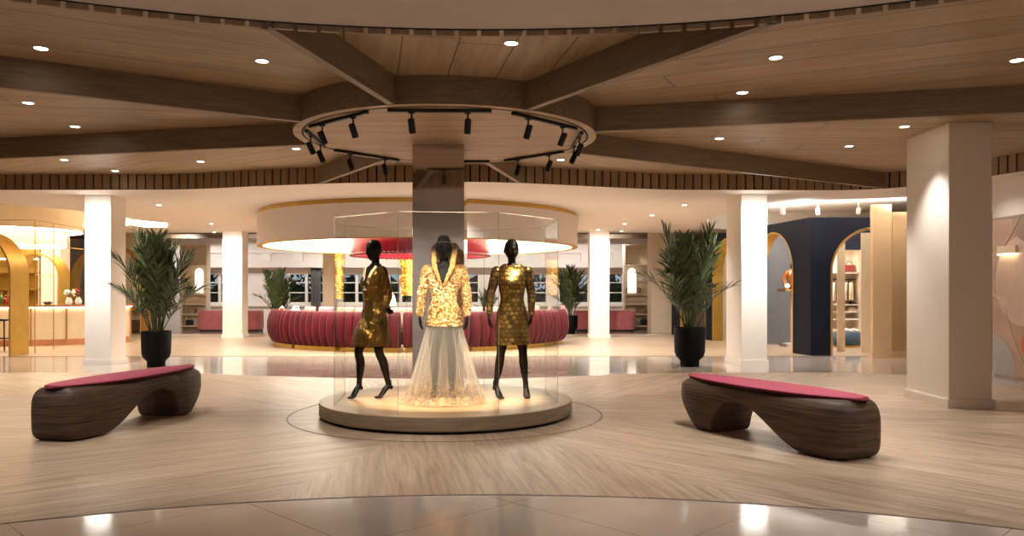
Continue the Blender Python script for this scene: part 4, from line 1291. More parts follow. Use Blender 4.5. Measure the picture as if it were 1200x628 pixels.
# ---------------------------------------------------------------- inside the navy shop
for px0, px1, Y, lab in ((981, 990, 18.6, 'narrow cream door panel just inside the navy shop arch, left'), (1009, 1026, 18.3, 'wide cream door panel just inside the navy shop arch, right')):
    a, b = (px0 - 600) * Y / FPX, (px1 - 600) * Y / FPX
    t = thing('door_panel', lab, 'door panel', ((a + b) / 2, Y, .004), 0, 'cream door panels in the shop')
    w = (b - a) / 2
    bm = B(); box(bm, -w, w, -.02, .02, 0, 2.75); obj('panel', bm, M['cream'], t, bevel=.004)
    bm = B(); tube(bm, [(w * .7, -.05, .95), (w * .7, -.05, 1.25)], .009, 6); obj('pull_handle', bm, M['gold'], t)
ds = thing('display_shelves', 'cream wall shelves inside the navy shop arch', 'shelving', (9.0, 22.0, .004))
bm = B(); box(bm, -1.0, .6, .42, .46, 0, 2.6); obj('back_panel', bm, M['cream'], ds)
for z in (.32, .62, .82, 1.02, 1.9):
    bm = B(); box(bm, -1.0, .6, 0, .42, z, z + .04); obj('shelf', bm, M['white'], ds)
for s in (-1.0, .56):
    bm = B(); box(bm, s, s + .04, 0, .42, 0, 2.6); obj('side_panel', bm, M['cream'], ds)
bm = B(); tube(bm, [(-.96, .18, 1.745), (.56, .18, 1.745)], .012, 8); obj('rail', bm, M['black'], ds)
def jacket(x, y, z, m, lab):
    t = thing('hanging_jacket', lab, 'jacket', (x, y, z), R(62), 'jackets on the shop rail')
    bm = B()
    rows = []
    for zz, w, d in ((-.04, .05, .035), (-.06, .12, .045), (-.10, .19, .05), (-.2, .2, .055), (-.38, .18, .05), (-.56, .2, .055)):
        rows.append([(w * math.cos(2 * PI * k / 20), d * math.sin(2 * PI * k / 20), zz) for k in range(20)])
    grid(bm, rows, True, True)
    obj('jacket_body', bm, m, t, smooth=True)
    for s in (-1, 1):
        bm = B(); tube(bm, [(s * .165, 0, -.10), (s * .22, .01, -.3), (s * .225, .02, -.52)], [.045, .04, .034], 8, 3); obj('sleeve', bm, m, t, smooth=True)
    bm = B(); tube(bm, [(-.17, 0, -.07), (0, 0, -.02), (.17, 0, -.07)], .008, 6); tube(bm, [(0, 0, -.02), (0, 0, .02), (.014, 0, .028), (.014, 0, .012)], .004, 6); obj('hanger', bm, M['black'], t)
for i, (x, m, lab) in enumerate(((8.98, 'white', 'white jacket on the shop rail, left of four'), (9.14, 'pale_pink', 'pale jacket second from left on the shop rail'), (9.3, 'white', 'white jacket third from left on the shop rail'), (9.46, 'cream', 'cream jacket at the right end of the shop rail'))):
    jacket(x - .02, 22.18, 1.72, M[m], lab)
def folded(x, y, z, n, lab):
    t = thing('folded_clothes', lab, 'clothes', (x, y, z), 0, 'folded clothes in the shop')
    for i in range(n):
        bm = B(); box(bm, -.13, .13, -.12, .12, i * .035, i * .035 + .032); obj('garment', bm, M[('white', 'pale_pink', 'mauve')[i % 3]], t, bevel=.012)
folded(9.12, 22.2, 1.063, 2, 'small stack of folded clothes on the shop shelf under the rail, left')
folded(9.44, 22.2, .863, 3, 'stack of folded clothes on the lower shop shelf, right')
handbag(9.42, 22.12, 1.063, .08, .055, 'small black handbag on the shop shelf under the jackets')
handbag(9.36, 22.15, 1.945, .18, .2, 'red handbag on the top shelf inside the navy shop arch', 'bot_red')
bp = thing('round_pouf', 'dark blue round pouf on the floor inside the navy shop arch', 'pouf', (8.55, 20.3, .004))
M['blue'] = plain('dark blue velvet', '#1f3a52', .8, var=.1, **{'Sheen Weight': .4})
bm = B(); lathe(bm, [(.36, .05), (.40, .1), (.41, .2), (.40, .33), (.36, .38)], 40); obj('upholstery', bm, M['blue'], bp, smooth=True)
bm = B(); cylz(bm, (0, 0), .34, 0, .05, 32); obj('base', bm, M['gold'], bp)
def shoe(x, y, z, rz, lab):
    t = thing('shoe', lab, 'shoe', (x, y, z), rz, 'white shoes on the blue pouf')
    bm = B(); tube(bm, [(-.11, 0, .045), (-.05, 0, .05), (.04, 0, .035), (.12, 0, .025)], [(.034, .04), (.036, .045), (.04, .032), (.03, .02)], 12, 4, ref=(0, 1, 0)); obj('upper', bm, M['white'], t, smooth=True)
    bm = B(); tube(bm, [(-.12, 0, .008), (0, 0, .008), (.13, 0, .008)], [(.034, .008), (.04, .008), (.03, .008)], 10, 3, ref=(0, 1, 0)); obj('sole', bm, M['mauve'], t)
shoe(8.5, 20.15, .387, R(-60), 'white shoe on the blue pouf, left of the pair'); shoe(8.68, 20.17, .387, R(-60), 'white shoe on the blue pouf, right of the pair')
# things seen through the side arch: a bust with a dark jacket, a shelf, a glass table
gb = thing('shop_stand', 'low white display stand inside the side arch of the navy shop', 'display stand', (7.15, 20.4, .004))
bm = B(); box(bm, -.22, .22, -.3, .3, 0, .08); box(bm, -.03, .03, -.03, .03, .08, 1.42); obj('stand_post', bm, M['mauve'], gb)
bm = B(); box(bm, -.26, .26, -.3, .3, 1.42, 1.46); obj('stand_shelf', bm, M['gold'], gb)
t = thing('garment_bust', 'dark gold jacket on a bust on the shelf seen through the narrow side arch', 'garment', (7.16, 20.4, 1.464))
bm = B(); tube(bm, [(0, 0, .10), (0, 0, .2), (0, 0, .36), (0, 0, .46), (0, 0, .52)], [(.13, .09), (.12, .085), (.17, .1), (.15, .07), (.05, .05)], 18, 4, ref=(1, 0, 0)); obj('jacket', bm, M['bot_amber'], t, smooth=True)
bm = B(); cylz(bm, (0, 0), .045, .53, .64, 14); obj('bust_neck', bm, M['black'], t)
for s in (-1, 1):
    bm = B(); tube(bm, [(s * .16, 0, .42), (s * .23, -.02, .25), (s * .19, -.06, .1)], [.05, .045, .035], 10, 3); obj('sleeve', bm, M['bot_amber'], t, smooth=True)
t = thing('table_lamp', 'small white globe lamp on the floor stand seen through the side arch', 'lamp', (6.95, 20.15, 1.464))
bm = B(); ball(bm, (0, 0, .09), .06, 14, 10); obj('globe', bm, M['opal'], t, smooth=True)
bm = B(); cylz(bm, (0, 0), .035, 0, .04, 14); obj('base', bm, M['gold'], t)

# ---------------------------------------------------------------- mural on the right wall
mu = thing('mural_panel', 'tall beige mural of overlapping curved shapes on the wall at the right edge', 'mural', (8.1, 11.4, .03))
yA, yB = -3.2, 2.0
bm = B(); box(bm, -.03, 0, yA, yB, 0, 2.56); obj('backing', bm, plain('mural beige', '#b0907a', .2, var=.05, vscale=2), mu)
M['mur1'] = plain('mural pale', '#c9ad97', .3); M['mur2'] = plain('mural taupe', '#8f7764', .3); M['mur3'] = plain('mural orange', '#c4532a', .3); M['mur4'] = plain('mural grey', '#9c948c', .3)
def mdisc(name, cy, cz, r, m, off, z0=0.0, z1=2.56, y0=yA, y1=yB):
    bm = B(); pts = []
    for k in range(64):
        a = 2 * PI * k / 64
        pts.append((min(y1, max(y0, cy + r * math.cos(a))), min(z1, max(z0, cz + r * math.sin(a)))))
    q = [p for i, p in enumerate(pts) if p != pts[i - 1]]
    lo = [bm.verts.new((-.031 - off, y, z)) for y, z in q]; hi = [bm.verts.new((-.0305, y, z)) for y, z in q]
    bm.faces.new(lo)
    for i in range(len(q)):
        j = (i + 1) % len(q); bm.faces.new((lo[i], lo[j], hi[j], hi[i]))
    obj(name, bm, M[m], mu)
mdisc('pale_disc', 1.2, 1.55, .72, 'mur1', .002)
mdisc('grey_disc', 2.0, .05, .62, 'mur4', .003)
mdisc('taupe_disc', 1.05, 2.6, .45, 'mur2', .003)
mdisc('pale_disc', -.6, 1.0, 1.0, 'mur1', .002)
mdisc('orange_disc', 1.0, .52, .24, 'mur3', .004)
mdisc('taupe_disc', -2.2, .6, .8, 'mur2', .003)
for pts in ([(1.28, 2.56), (1.5, 2.3), (1.75, 2.08), (2.0, 1.98)], [(2.0, 1.35), (1.7, 1.15), (1.5, .75), (1.25, .3), (1.05, 0)], [(.5, 2.5), (-.2, 1.8), (-1, 1.5), (-2, 1.9)]):
    sp = smooth_path(pts, 8); bm = B()
    tube(bm, [(-.034, y, max(.01, min(2.55, z))) for y, z in sp], .014, 6); obj('curved_line', bm, M['mur1'], mu, smooth=True)
bm = B(); box(bm, -.034, 0, yA, yB, 2.561, 2.6); obj('top_frame', bm, M['mur2'], mu)
lb = thing('wall_light_box', 'small glowing horizontal light box on the mural wall', 'wall light', (8.065, 12.95, 2.02))
bm = B(); box(bm, -.05, 0, -.24, .24, 0, .13); obj('housing', bm, M['cream'], lb, bevel=.004)
bm = B(); box(bm, -.054, -.01, -.23, .23, -.012, -.0005); obj('glow_strip', bm, M['led'], lb)
# ================================================================== MANNEQUINS
def V3(*a): return Vector(a)
def torso_rows(spec, n=40, per=5):
    """spec rows: z, cx, cy, a(half width), b(half depth), yaw deg, squareness"""
    rows = []
    for z, cx, cy, a, b, yaw, sq in smooth_path(spec, per):
        ring = []
        for k in range(n):
            t = 2 * PI * k / n; c, s = math.cos(t), math.sin(t); e = 2 / max(1.6, sq)
            x = math.copysign(abs(c) ** e, c) * a; y = math.copysign(abs(s) ** e, s) * b
            q = R(yaw); ring.append((cx + x * math.cos(q) - y * math.sin(q), cy + x * math.sin(q) + y * math.cos(q), z))
        rows.append(ring)
    return rows
def add_head(bm, c, yaw, pitch=0.0, tilt=0.0, s=1.0):
    """bald mannequin head; c is the middle of the skull, face towards -y before turning"""
    Mx = Matrix.Translation(c) @ Matrix.Rotation(R(yaw), 4, 'Z') @ Matrix.Rotation(R(pitch), 4, 'X') @ Matrix.Rotation(R(tilt), 4, 'Y') @ Matrix.Scale(s, 4)
    g = lambda x, m, w: math.exp(-((x - m) / w) ** 2)
    rows = []; nu, nv = 40, 30
    for i in range(1, nv):
        ph = -PI / 2 + PI * i / nv; row = []
        for k in range(nu):
            th = 2 * PI * k / nu
            cp = math.cos(ph) ** .82
            x = cp * math.cos(th); y = cp * math.sin(th); z = math.sin(ph)
            X, Y, Z = x * .077, y * .096, z * .118
            low = max(0, -z)
            X *= 1 - .42 * low ** 1.6
            if Y > 0: Y *= 1 - .45 * low ** 1.2
            else: Y *= 1 - .12 * low
            Y -= .012 * low
            if y < 0:
                f = -y
                ax = X
                Y -= .021 * g(ax, 0, .013) * g(Z, -.030, .018) * f           # nose tip
                Y -= .017 * g(ax, 0, .012) * g(Z, -.008, .022) * f           # bridge
                Y += .020 * (g(ax, .030, .017) + g(ax, -.030, .017)) * g(Z, .004, .014) * f   # eye hollows
                Y -= .009 * g(Z, .026, .012) * g(ax, 0, .05) * f             # brow
                Y -= .014 * g(ax, 0, .022) * (g(Z, -.060, .007) + g(Z, -.076, .008)) * f  # lips
                Y += .004 * g(ax, 0, .024) * g(Z, -.067, .004) * f
                Y -= .014 * g(ax, 0, .024) * g(Z, -.102, .014) * f           # chin
                Y -= .004 * (g(ax, .042, .018) + g(ax, -.042, .018)) * g(Z, -.022, .02) * f  # cheekbones
            row.append(Mx @ Vector((X, Y, Z)))
        rows.append(row)
    grid(bm, rows, True, True)
    for sd in (-1, 1):
        b2 = B(); ball(b2, (0, 0, 0), (.009, .020, .030), 10, 8)
        for v in b2.verts: v.co = Mx @ (Matrix.Rotation(R(-12), 4, 'X') @ v.co + Vector((sd * .076, .012, -.012)))
        me = bpy.data.meshes.new('e'); b2.to_mesh(me); b2.free(); bm.from_mesh(me); bpy.data.meshes.remove(me)
def add_hand(bm, wrist, d, palm_n, side, curl=22):
    """hand at the wrist pointing along d; palm_n points out of the palm; side +1 puts the thumb on +u"""
    d = Vector(d).normalized(); pn = Vector(palm_n); pn = (pn - d * pn.dot(d)).normalized(); u = d.cross(pn) * side
    w = Vector(wrist)
    tube(bm, [w - d * .01, w + d * .02, w + d * .055, w + d * .085], [(.020, .017), (.027, .016), (.038, .015), (.040, .013)], 14, 3, ref=u)
    for off, ln, st in ((.029, .066, .086), (.010, .075, .090), (-.009, .070, .089), (-.027, .055, .083)):
        p = w + u * off + d * st; pts = [p - d * .02, p]; dv = d.copy()
        for seg in (.44, .32, .24):
            a = R(curl * (.7 if seg == .44 else 1.0)); dv = (dv * math.cos(a) + pn * math.sin(a)).normalized(); p = p + dv * ln * seg * 1.06; pts.append(p)
        tube(bm, pts, [.0095, .0092, .0085, .0078, .0065], 8, 3)
    p = w + u * .024 + d * .028 + pn * .004; td = (d * .72 + u * .55 + pn * .32).normalized()
    t2 = (d * .92 + u * .12 + pn * .30).normalized()
    tube(bm, [p - td * .015, p + td * .03, p + td * .03 + t2 * .026, p + td * .03 + t2 * .046], [.014, .0115, .0095, .007], 8, 3)
def add_foot(bm, ankle, toe_dir, lift, L=.235):
    """bare foot on tiptoe: ankle point, horizontal toe direction, heel height"""
    t = Vector((*toe_dir[:2], 0)).normalized(); a = Vector(ankle)
    heel = a - t * .035; heel.z = lift + .028
    ball_ = a + t * .115; ball_.z = .020
    toe = ball_ + t * .062; toe.z = .012
    mid = a.lerp(ball_, .45); mid.z = a.z * .52 + .02
    perp = Vector((-t.y, t.x, 0))
    tube(bm, [a + Vector((0, 0, .05)), a, mid, ball_, toe], [(.030, .033), (.032, .034), (.034, .032), (.042, .019), (.032, .011)], 14, 4, ref=perp)
    tube(bm, [a, heel], [(.028, .03), (.026, .026)], 12, 1, ref=perp)
    for k, o in enumerate((-.027, -.012, .003, .017, .029)):
        q = ball_ + perp * o + t * (.045 - .004 * abs(k - 1)); q.z = .012
        tube(bm, [q - t * .02, q + t * .022], [.0095, .008], 8)
def limb(bm, pts, rad, n=16, ref=None): tube(bm, pts, rad, n, 4, ref)

def body(name_spec):
    bm = B(); S = name_spec
    grid(bm, torso_rows(S['torso']), True, True)
    limb(bm, S['neck'], S.get('neck_r', [.052, .046, .047, .05]))
    add_head(bm, *S['head'])
    for arm in S['arms']:
        limb(bm, arm['p'], arm['r'])
        add_hand(bm, arm['p'][-1], arm['d'], arm['n'], arm['s'], arm.get('curl', 22))
    for leg in S['legs']:
        limb(bm, leg['p'], leg['r'], 18); add_foot(bm, leg['p'][-1], leg['toe'], leg['lift'])
    return remesh(bm, .005, 3, .5)
LEG_R = [.088, .082, .068, .052, .050, .052, .044, .031, .029]
def leg_pts(hip, knee, ankle, bow=.012, fwd=(0, -1)):
    h, k, a = Vector(hip), Vector(knee), Vector(ankle); f = Vector((*fwd, 0))
    return [h, h.lerp(k, .3) + f * .02, h.lerp(k, .68) + f * .018, h.lerp(k, .95) + f * .008, k.lerp(a, .08), k.lerp(a, .3) - f * .022, k.lerp(a, .55) - f * .016, k.lerp(a, .85) - f * .004, a]
ARM_R = [.045, .043, .038, .033, .034, .030, .022, .0195]
def arm_pts(s, e, w):
    s, e, w = Vector(s), Vector(e), Vector(w)
    return [s, s.lerp(e, .35), s.lerp(e, .72), e, e.lerp(w, .22), e.lerp(w, .5), e.lerp(w, .85), w]

def shell(bm, cut=None, voxel=.008, smooth_it=6):
    b = remesh(bm, voxel, smooth_it)
    if cut:
        b.faces.ensure_lookup_table()
        dead = [f for f in b.faces if cut(f.calc_center_median())]
        bmesh.ops.delete(b, geom=dead, context='FACES')
    return b

# ---- fabrics
t = NT('gold satin'); v = t.coord('Object'); n1 = t.noise(v, 5, 4, .55)
p = t.pb(**{'Base Color': t.ramp(n1, [(.3, srgb('#3f2f12')), (.7, srgb('#92723a'))]), 'Metallic': .85, 'Roughness': .24})
v2 = t.coord('Object', (7, 7, 3.2)); t.l(t.bump(t.noise(v2, 1.5, 3), 1.0, .11), p.inputs['Normal']); M['satin'] = t.m
M['satin_trim'] = plain('pale satin lapel', '#ecdcb8', .4, .1)
t = NT('gold sequins'); v = t.coord('Object')
vo = t.n('ShaderNodeTexVoronoi'); t.l(v, vo.inputs['Vector']); vo.inputs['Scale'].default_value = 60
sep = t.n('ShaderNodeSeparateColor'); t.l(vo.outputs['Color'], sep.inputs[0])
big = t.noise(t.coord('Object', (1, 1, 2.2)), 17, 4, .65)
cc = t.ramp(t.math('ADD', t.math('MULTIPLY', sep.outputs[0], .55), t.math('MULTIPLY', big, .5)), [(.3, srgb('#7c4c14')), (.5, srgb('#d9a050')), (.72, srgb('#ffe9c0'))])
p = t.pb(**{'Base Color': cc, 'Metallic': .85, 'Roughness': .27})
t.l(t.bump(t.math('ADD', sep.outputs[1], t.math('MULTIPLY', big, 5.0)), .9, .016), p.inputs['Normal']); M['sequin'] = t.m
t = NT('gold fur'); v = t.coord('Object', (1, 1, .5)); n1 = t.noise(v, 45, 4, .7)
p = t.pb(**{'Base Color': t.ramp(n1, [(.3, srgb('#8a5720')), (.65, srgb('#dfb977'))]), 'Roughness': .5, 'Metallic': .45})
t.l(t.bump(n1, 1.0, .03), p.inputs['Normal']); M['furgold'] = t.m
for KEY, RC, RAD in (('discs', .03, .17), ('disc_sleeve', 0.0, .055)):
    t = NT('gold disc cloth'); v = t.coord('Object', (1, .8, 1))
    # staggered rows of discs
    tc = t.n('ShaderNodeTexCoord'); sp = t.n('ShaderNodeSeparateXYZ'); t.l(tc.outputs['Object'], sp.inputs[0])
    ang = t.math('ARCTAN2', sp.outputs[0], t.math('SUBTRACT', RC, sp.outputs[1]))
    uu = t.math('MULTIPLY', ang, RAD / .058); vv = t.math('DIVIDE', sp.outputs[2], .050)
    row = t.math('FLOOR', vv); uo = t.math('ADD', uu, t.math('MULTIPLY', t.math('MODULO', row, 2.0), .5))
    fu = t.math('SUBTRACT', t.math('FRACT', uo), .5); fv = t.math('SUBTRACT', t.math('FRACT', vv), .5)
    dd = t.math('SQRT', t.math('ADD', t.math('MULTIPLY', fu, fu), t.math('MULTIPLY', fv, fv)))
    mask = t.math('LESS_THAN', dd, .46)
    cell = t.n('ShaderNodeCombineXYZ'); t.l(t.math('FLOOR', uo), cell.inputs[0]); t.l(row, cell.inputs[1])
    wn = t.n('ShaderNodeTexWhiteNoise', noise_dimensions='2D'); t.l(cell.outputs[0], wn.inputs['Vector'])
    disc = t.ramp(wn.outputs[0], [(.0, srgb('#7a5e2a')), (.6, srgb('#a98741')), (1, srgb('#d0ae5c'))])
    p = t.pb(**{'Base Color': t.mix(mask, srgb('#2b2112'), disc), 'Metallic': t.math('MULTIPLY', mask, .95), 'Roughness': .27})
    hh = t.math('ADD', t.math('MULTIPLY', mask, .5), t.math('MULTIPLY', t.noise(v, 30, 2), .5))
    t.l(t.bump(hh, .35, .008), p.inputs['Normal']); M[KEY] = t.m
# tulle: mostly see-through, gold embroidery near the hem
t = NT('cream tulle'); v = t.coord('Object'); sp = t.n('ShaderNodeSeparateXYZ'); t.l(v, sp.inputs[0])
emb = t.math('GREATER_THAN', t.math('SUBTRACT', t.noise(v, 26, 4, .65), t.math('MULTIPLY', sp.outputs[2], .7)), .47)
emb = t.math('MULTIPLY', emb, t.math('LESS_THAN', sp.outputs[2], .26))
tr = t.n('ShaderNodeBsdfTransparent'); df = t.n('ShaderNodeBsdfDiffuse'); tl = t.n('ShaderNodeBsdfTranslucent')
df.inputs[0].default_value = srgb('#fbf3ea'); tl.inputs[0].default_value = srgb('#faf0e4')
m1 = t.n('ShaderNodeMixShader'); m1.inputs[0].default_value = .5; t.l(df.outputs[0], m1.inputs[1]); t.l(tl.outputs[0], m1.inputs[2])
m2 = t.n('ShaderNodeMixShader'); lw = t.n('ShaderNodeLayerWeight'); lw.inputs[0].default_value = .35
fac = t.math('ADD', .10, t.math('MULTIPLY', lw.outputs[1], .45))
t.l(fac, m2.inputs[0]); t.l(tr.outputs[0], m2.inputs[1]); t.l(m1.outputs[0], m2.inputs[2])
gd = t.n('ShaderNodeBsdfPrincipled'); gd.inputs['Base Color'].default_value = srgb('#b98d50'); gd.inputs['Metallic'].default_value = .2; gd.inputs['Roughness'].default_value = .4
m3 = t.n('ShaderNodeMixShader'); t.l(t.math('MULTIPLY', emb, .42), m3.inputs[0]); t.l(m2.outputs[0], m3.inputs[1]); t.l(gd.outputs[0], m3.inputs[2])
t.l(m3.outputs[0], t.out.inputs[0]); M['tulle'] = t.m

def place(label, x, y):
    return thing('mannequin', label, 'mannequin', (x, y, PZ + .004), 0, 'mannequins in the glass case')

# ---------------------------------------------------------------- left mannequin: striding, gold satin wrap dress
m1 = place('bald bronze-black mannequin striding in a gold satin wrap dress, left in the glass case', -1.60, 9.22)
Y1 = -44
tors1 = [(.84, .01, .02, .12, .10, Y1, 2.1), (.93, .015, .02, .165, .118, Y1, 2.2), (1.02, .01, .015, .145, .105, Y1, 2.2), (1.13, -.005, .005, .108, .088, Y1, 2.2), (1.23, -.005, .0, .125, .098, Y1, 2.2), (1.31, -.01, -.01, .140, .118, Y1, 2.2),
         (1.40, .005, .0, .155, .095, Y1, 2.3), (1.47, .015, .01, .160, .072, Y1, 2.4), (1.52, .02, .015, .10, .060, Y1, 2.2), (1.55, .02, .015, .055, .05, Y1, 2)]
S1 = dict(torso=tors1, neck=[(.02, .02, 1.50), (.022, .01, 1.56), (.02, .0, 1.61), (.018, -.005, 1.66)], head=(V3(.008, -.012, 1.700), -40, 4, 0, 1.07),
          arms=[dict(p=arm_pts((.115, -.105, 1.455), (.165, .0, 1.18), (.125, -.085, .955)), r=ARM_R, d=(-.12, -.3, -.95), n=(-.9, .1, .1), s=1, curl=24),
                dict(p=arm_pts((-.085, .135, 1.46), (-.03, .26, 1.20), (.07, .19, 1.04)), r=ARM_R, d=(.8, -.1, -.5), n=(.2, -.9, .1), s=-1, curl=24)],
          legs=[dict(p=leg_pts((-.055, .055, .90), (-.155, -.075, .53), (-.175, .045, .13), fwd=(-.6, -.8)), r=LEG_R, toe=(-.45, -.9), lift=.075),
                dict(p=leg_pts((.08, -.02, .90), (.075, -.06, .53), (.165, .06, .135), fwd=(-.5, -.86)), r=LEG_R, toe=(-.72, -.7), lift=.08)])
obj('body', body(S1), M['skin'], m1, smooth=True, angle=180)
infl = lambda T, d: [(z, x, y, a + d, b + d, yw, sq) for z, x, y, a, b, yw, sq in T]
bm = B()
grid(bm, torso_rows(infl([r for r in tors1 if r[0] >= 1.0][:-1], .014)), True, True)
skirt1 = [(.60, -.035, -.01, .185, .222, Y1, 2.2), (.66, -.032, -.005, .186, .216, Y1, 2.2), (.78, -.02, .005, .188, .195, Y1, 2.1), (.90, .005, .015, .182, .138, Y1, 2.1), (.98, .01, .015, .170, .128, Y1, 2.1), (1.08, .0, .01, .132, .108, Y1, 2.1), (1.13, -.005, .005, .120, .100, Y1, 2.1)]
grid(bm, torso_rows(skirt1), True, True)
for A_ in S1['arms']:
    q = A_['p']; tube(bm, q[:6], [.062, .060, .056, .054, .05, .045], 16, 4)
fw = Vector((math.sin(R(Y1)), -math.cos(R(Y1)), 0)); rt = Vector((math.cos(R(Y1)), math.sin(R(Y1)), 0))
def cut1(c):
    d = c - V3(.01, .005, 0); f = d.dot(fw); s = d.dot(rt)
    if c.z > 1.505 and abs(s) < .11: return True
    return f > .02 and c.z > 1.25 and abs(s) < .085 * (c.z - 1.25) / .25
dress = obj('dress', shell(bm, cut1), M['satin'], m1, smooth=True, angle=180)
so = dress.modifiers.new('solid', 'SOLIDIFY'); so.thickness = .004; so.offset = 0
for sd in (-1, 1):   # pale lapels along the wrap neckline
    pts = []
    for k in range(13):
        tt = k / 12; z = 1.245 + .265 * tt; s = sd * (.006 + .088 * tt); f = .128 - .02 * tt - .062 * tt ** 3
        c = V3(.0, .0, z) + rt * s + fw * f + V3(.006, .004, 0); pts.append(c)
    bm = B(); tube(bm, pts, [(.024, .008)] * 13, 10, 1, ref=rt); obj('lapel', bm, M['satin_trim'], dress, smooth=True)
bm = B(); grid(bm, torso_rows([(1.095, -.003, .006, .136, .113, Y1, 2.1), (1.12, -.004, .005, .132, .110, Y1, 2.1), (1.15, -.005, .005, .132, .110, Y1, 2.1)], per=3), True, True)
bl_ = obj('belt', bm, M['satin'], dress, smooth=True)
bm = B()   # hanging wrap ends and knot
kc = V3(-.005, .005, 1.12) + fw * .118 + rt * .05
ball(bm, kc, (.028, .028, .024), 12, 8)
tube(bm, [kc, kc + V3(.02, -.01, -.12) + rt * .02, kc + V3(.03, 0, -.30) + rt * .02], [(.022, .008), (.03, .006), (.036, .005)], 10, 4, ref=rt)
tube(bm, [kc, kc + V3(.0, -.012, -.10) - rt * .02, kc + V3(.0, -.01, -.24) - rt * .03], [(.02, .008), (.027, .006), (.03, .005)], 10, 4, ref=rt)
obj('sash', bm, M['satin'], dress, smooth=True)

# ---------------------------------------------------------------- middle mannequin: hooded sequin coat over a tulle skirt
m2 = place('black mannequin in gold sequin coat and cream tulle skirt, middle of the glass case', -.755, 8.86)
tors2 = [(.84, 0, .02, .13, .11, 0, 2.1), (.93, 0, .02, .172, .122, 0, 2.2), (1.02, 0, .012, .150, .108, 0, 2.2), (1.13, 0, .004, .110, .088, 0, 2.2), (1.23, 0, .0, .128, .1, 0, 2.2), (1.31, 0, -.01, .145, .12, 0, 2.2),
         (1.40, 0, .0, .162, .098, 0, 2.3), (1.47, 0, .01, .168, .074, 0, 2.4), (1.52, 0, .012, .105, .062, 0, 2.2), (1.55, 0, .012, .056, .05, 0, 2)]
S2 = dict(torso=tors2, neck=[(0, .015, 1.50), (0, .008, 1.56), (0, .0, 1.61), (0, -.004, 1.66)], head=(V3(0, -.018, 1.708), 2, 3, 0, 1.05),
          arms=[dict(p=arm_pts((-.185, .01, 1.455), (-.245, .02, 1.19), (-.262, -.07, .965)), r=ARM_R, d=(.05, -.12, -.98), n=(.9, .25, 0), s=-1, curl=18),
                dict(p=arm_pts((.185, .01, 1.455), (.25, .02, 1.19), (.262, -.07, .965)), r=ARM_R, d=(-.05, -.12, -.98), n=(-.9, .25, 0), s=1, curl=18)],
          legs=[dict(p=leg_pts((-.085, .02, .90), (-.10, -.03, .52), (-.105, .03, .125)), r=LEG_R, toe=(-.2, -.98), lift=.07),
                dict(p=leg_pts((.085, .02, .90), (.085, -.05, .52), (.09, -.04, .125)), r=LEG_R, toe=(.2, -.98), lift=.07)])
obj('body', body(S2), M['skin_black'], m2, smooth=True, angle=180)
bm = B(); rows = []   # close dark hair cap with a pale band
capc = V3(0, -.012, 1.713)
for i in range(12):
    a = R(10 + 80 * i / 11); rows.append([(capc.x + .087 * math.cos(a) * math.cos(2 * PI * k / 28), capc.y + .010 + .107 * math.cos(a) * math.sin(2 * PI * k / 28), capc.z + .132 * math.sin(a) + (.028 if math.sin(2 * PI * k / 28) < -.3 else 0) * math.cos(a)) for k in range(28)])
grid(bm, rows, True, True); hair = obj('hair', bm, M['black'], m2, smooth=True)
bm = B(); tube(bm, [(.084 * math.cos(a), -.014 - .096 * math.sin(a), 1.758 + .012 * math.sin(a)) for a in [PI * k / 16 for k in range(17)]], [(.004, .007)] * 17, 8, ref=(0, 0, 1)); obj('hair_band', bm, M['mauve'], hair, smooth=True)
bm = B()
coat = [(.84, 0, .012, .208, .165, 0, 2.2), (.88, 0, .012, .206, .163, 0, 2.2), (.95, 0, .015, .200, .155, 0, 2.2), (1.03, 0, .012, .172, .135, 0, 2.2), (1.13, 0, .004, .134, .112, 0, 2.2), (1.23, 0, .0, .150, .122, 0, 2.2), (1.31, 0, -.01, .168, .142, 0, 2.2), (1.40, 0, .0, .188, .120, 0, 2.3), (1.47, 0, .01, .196, .096, 0, 2.5), (1.515, 0, .012, .150, .08, 0, 2.3)]
grid(bm, torso_rows(coat), True, True)
for A_ in S2['arms']:
    q = A_['p']; tube(bm, q[:7] + [q[6].lerp(q[7], .6)], [.070, .066, .060, .056, .054, .050, .046, .045], 16, 4)
def cut2(c):
    if c.z > 1.50 and abs(c.x) < .12: return True
    return c.y < -.01 and c.z > 1.29 and abs(c.x) < .115 * (c.z - 1.28) / .21
coat_o = obj('sequin_coat', shell(bm, cut2), M['sequin'], m2, smooth=True, angle=180)
so = coat_o.modifiers.new('solid', 'SOLIDIFY'); so.thickness = .006; so.offset = 0
bm = B()   # thick gold fur collar and hood edge from the neckline up behind the head
half = [(.012, -.152, 1.285), (.052, -.142, 1.38), (.090, -.105, 1.475), (.104, -.05, 1.56), (.114, .01, 1.645), (.106, .075, 1.715), (.06, .125, 1.745), (0, .14, 1.75)]
full = half + [(-x, y, z) for x, y, z in half[:-1]][::-1]
rad = [.010, .022, .028, .030, .030, .034, .036, .036]; rad = rad + rad[:-1][::-1]
tube(bm, full, rad, 14, 5)
back = [(1.46, 0, .075, .13, .05, 0, 2.1), (1.55, 0, .11, .12, .05, 0, 2.1), (1.63, -.01, .135, .135, .055, 0, 2.1), (1.70, -.015, .14, .11, .05, 0, 2.1)]
grid(bm, torso_rows(back), True, True)
b = remesh(bm, .009, 2); rnd = random.Random(4)
for v in b.verts:
    d = noise.noise(v.co * 38) * .010 + noise.noise(v.co * 90) * .005; v.co += v.normal * d
obj('fur_hood', b, M['furgold'], coat_o, smooth=True, angle=180)
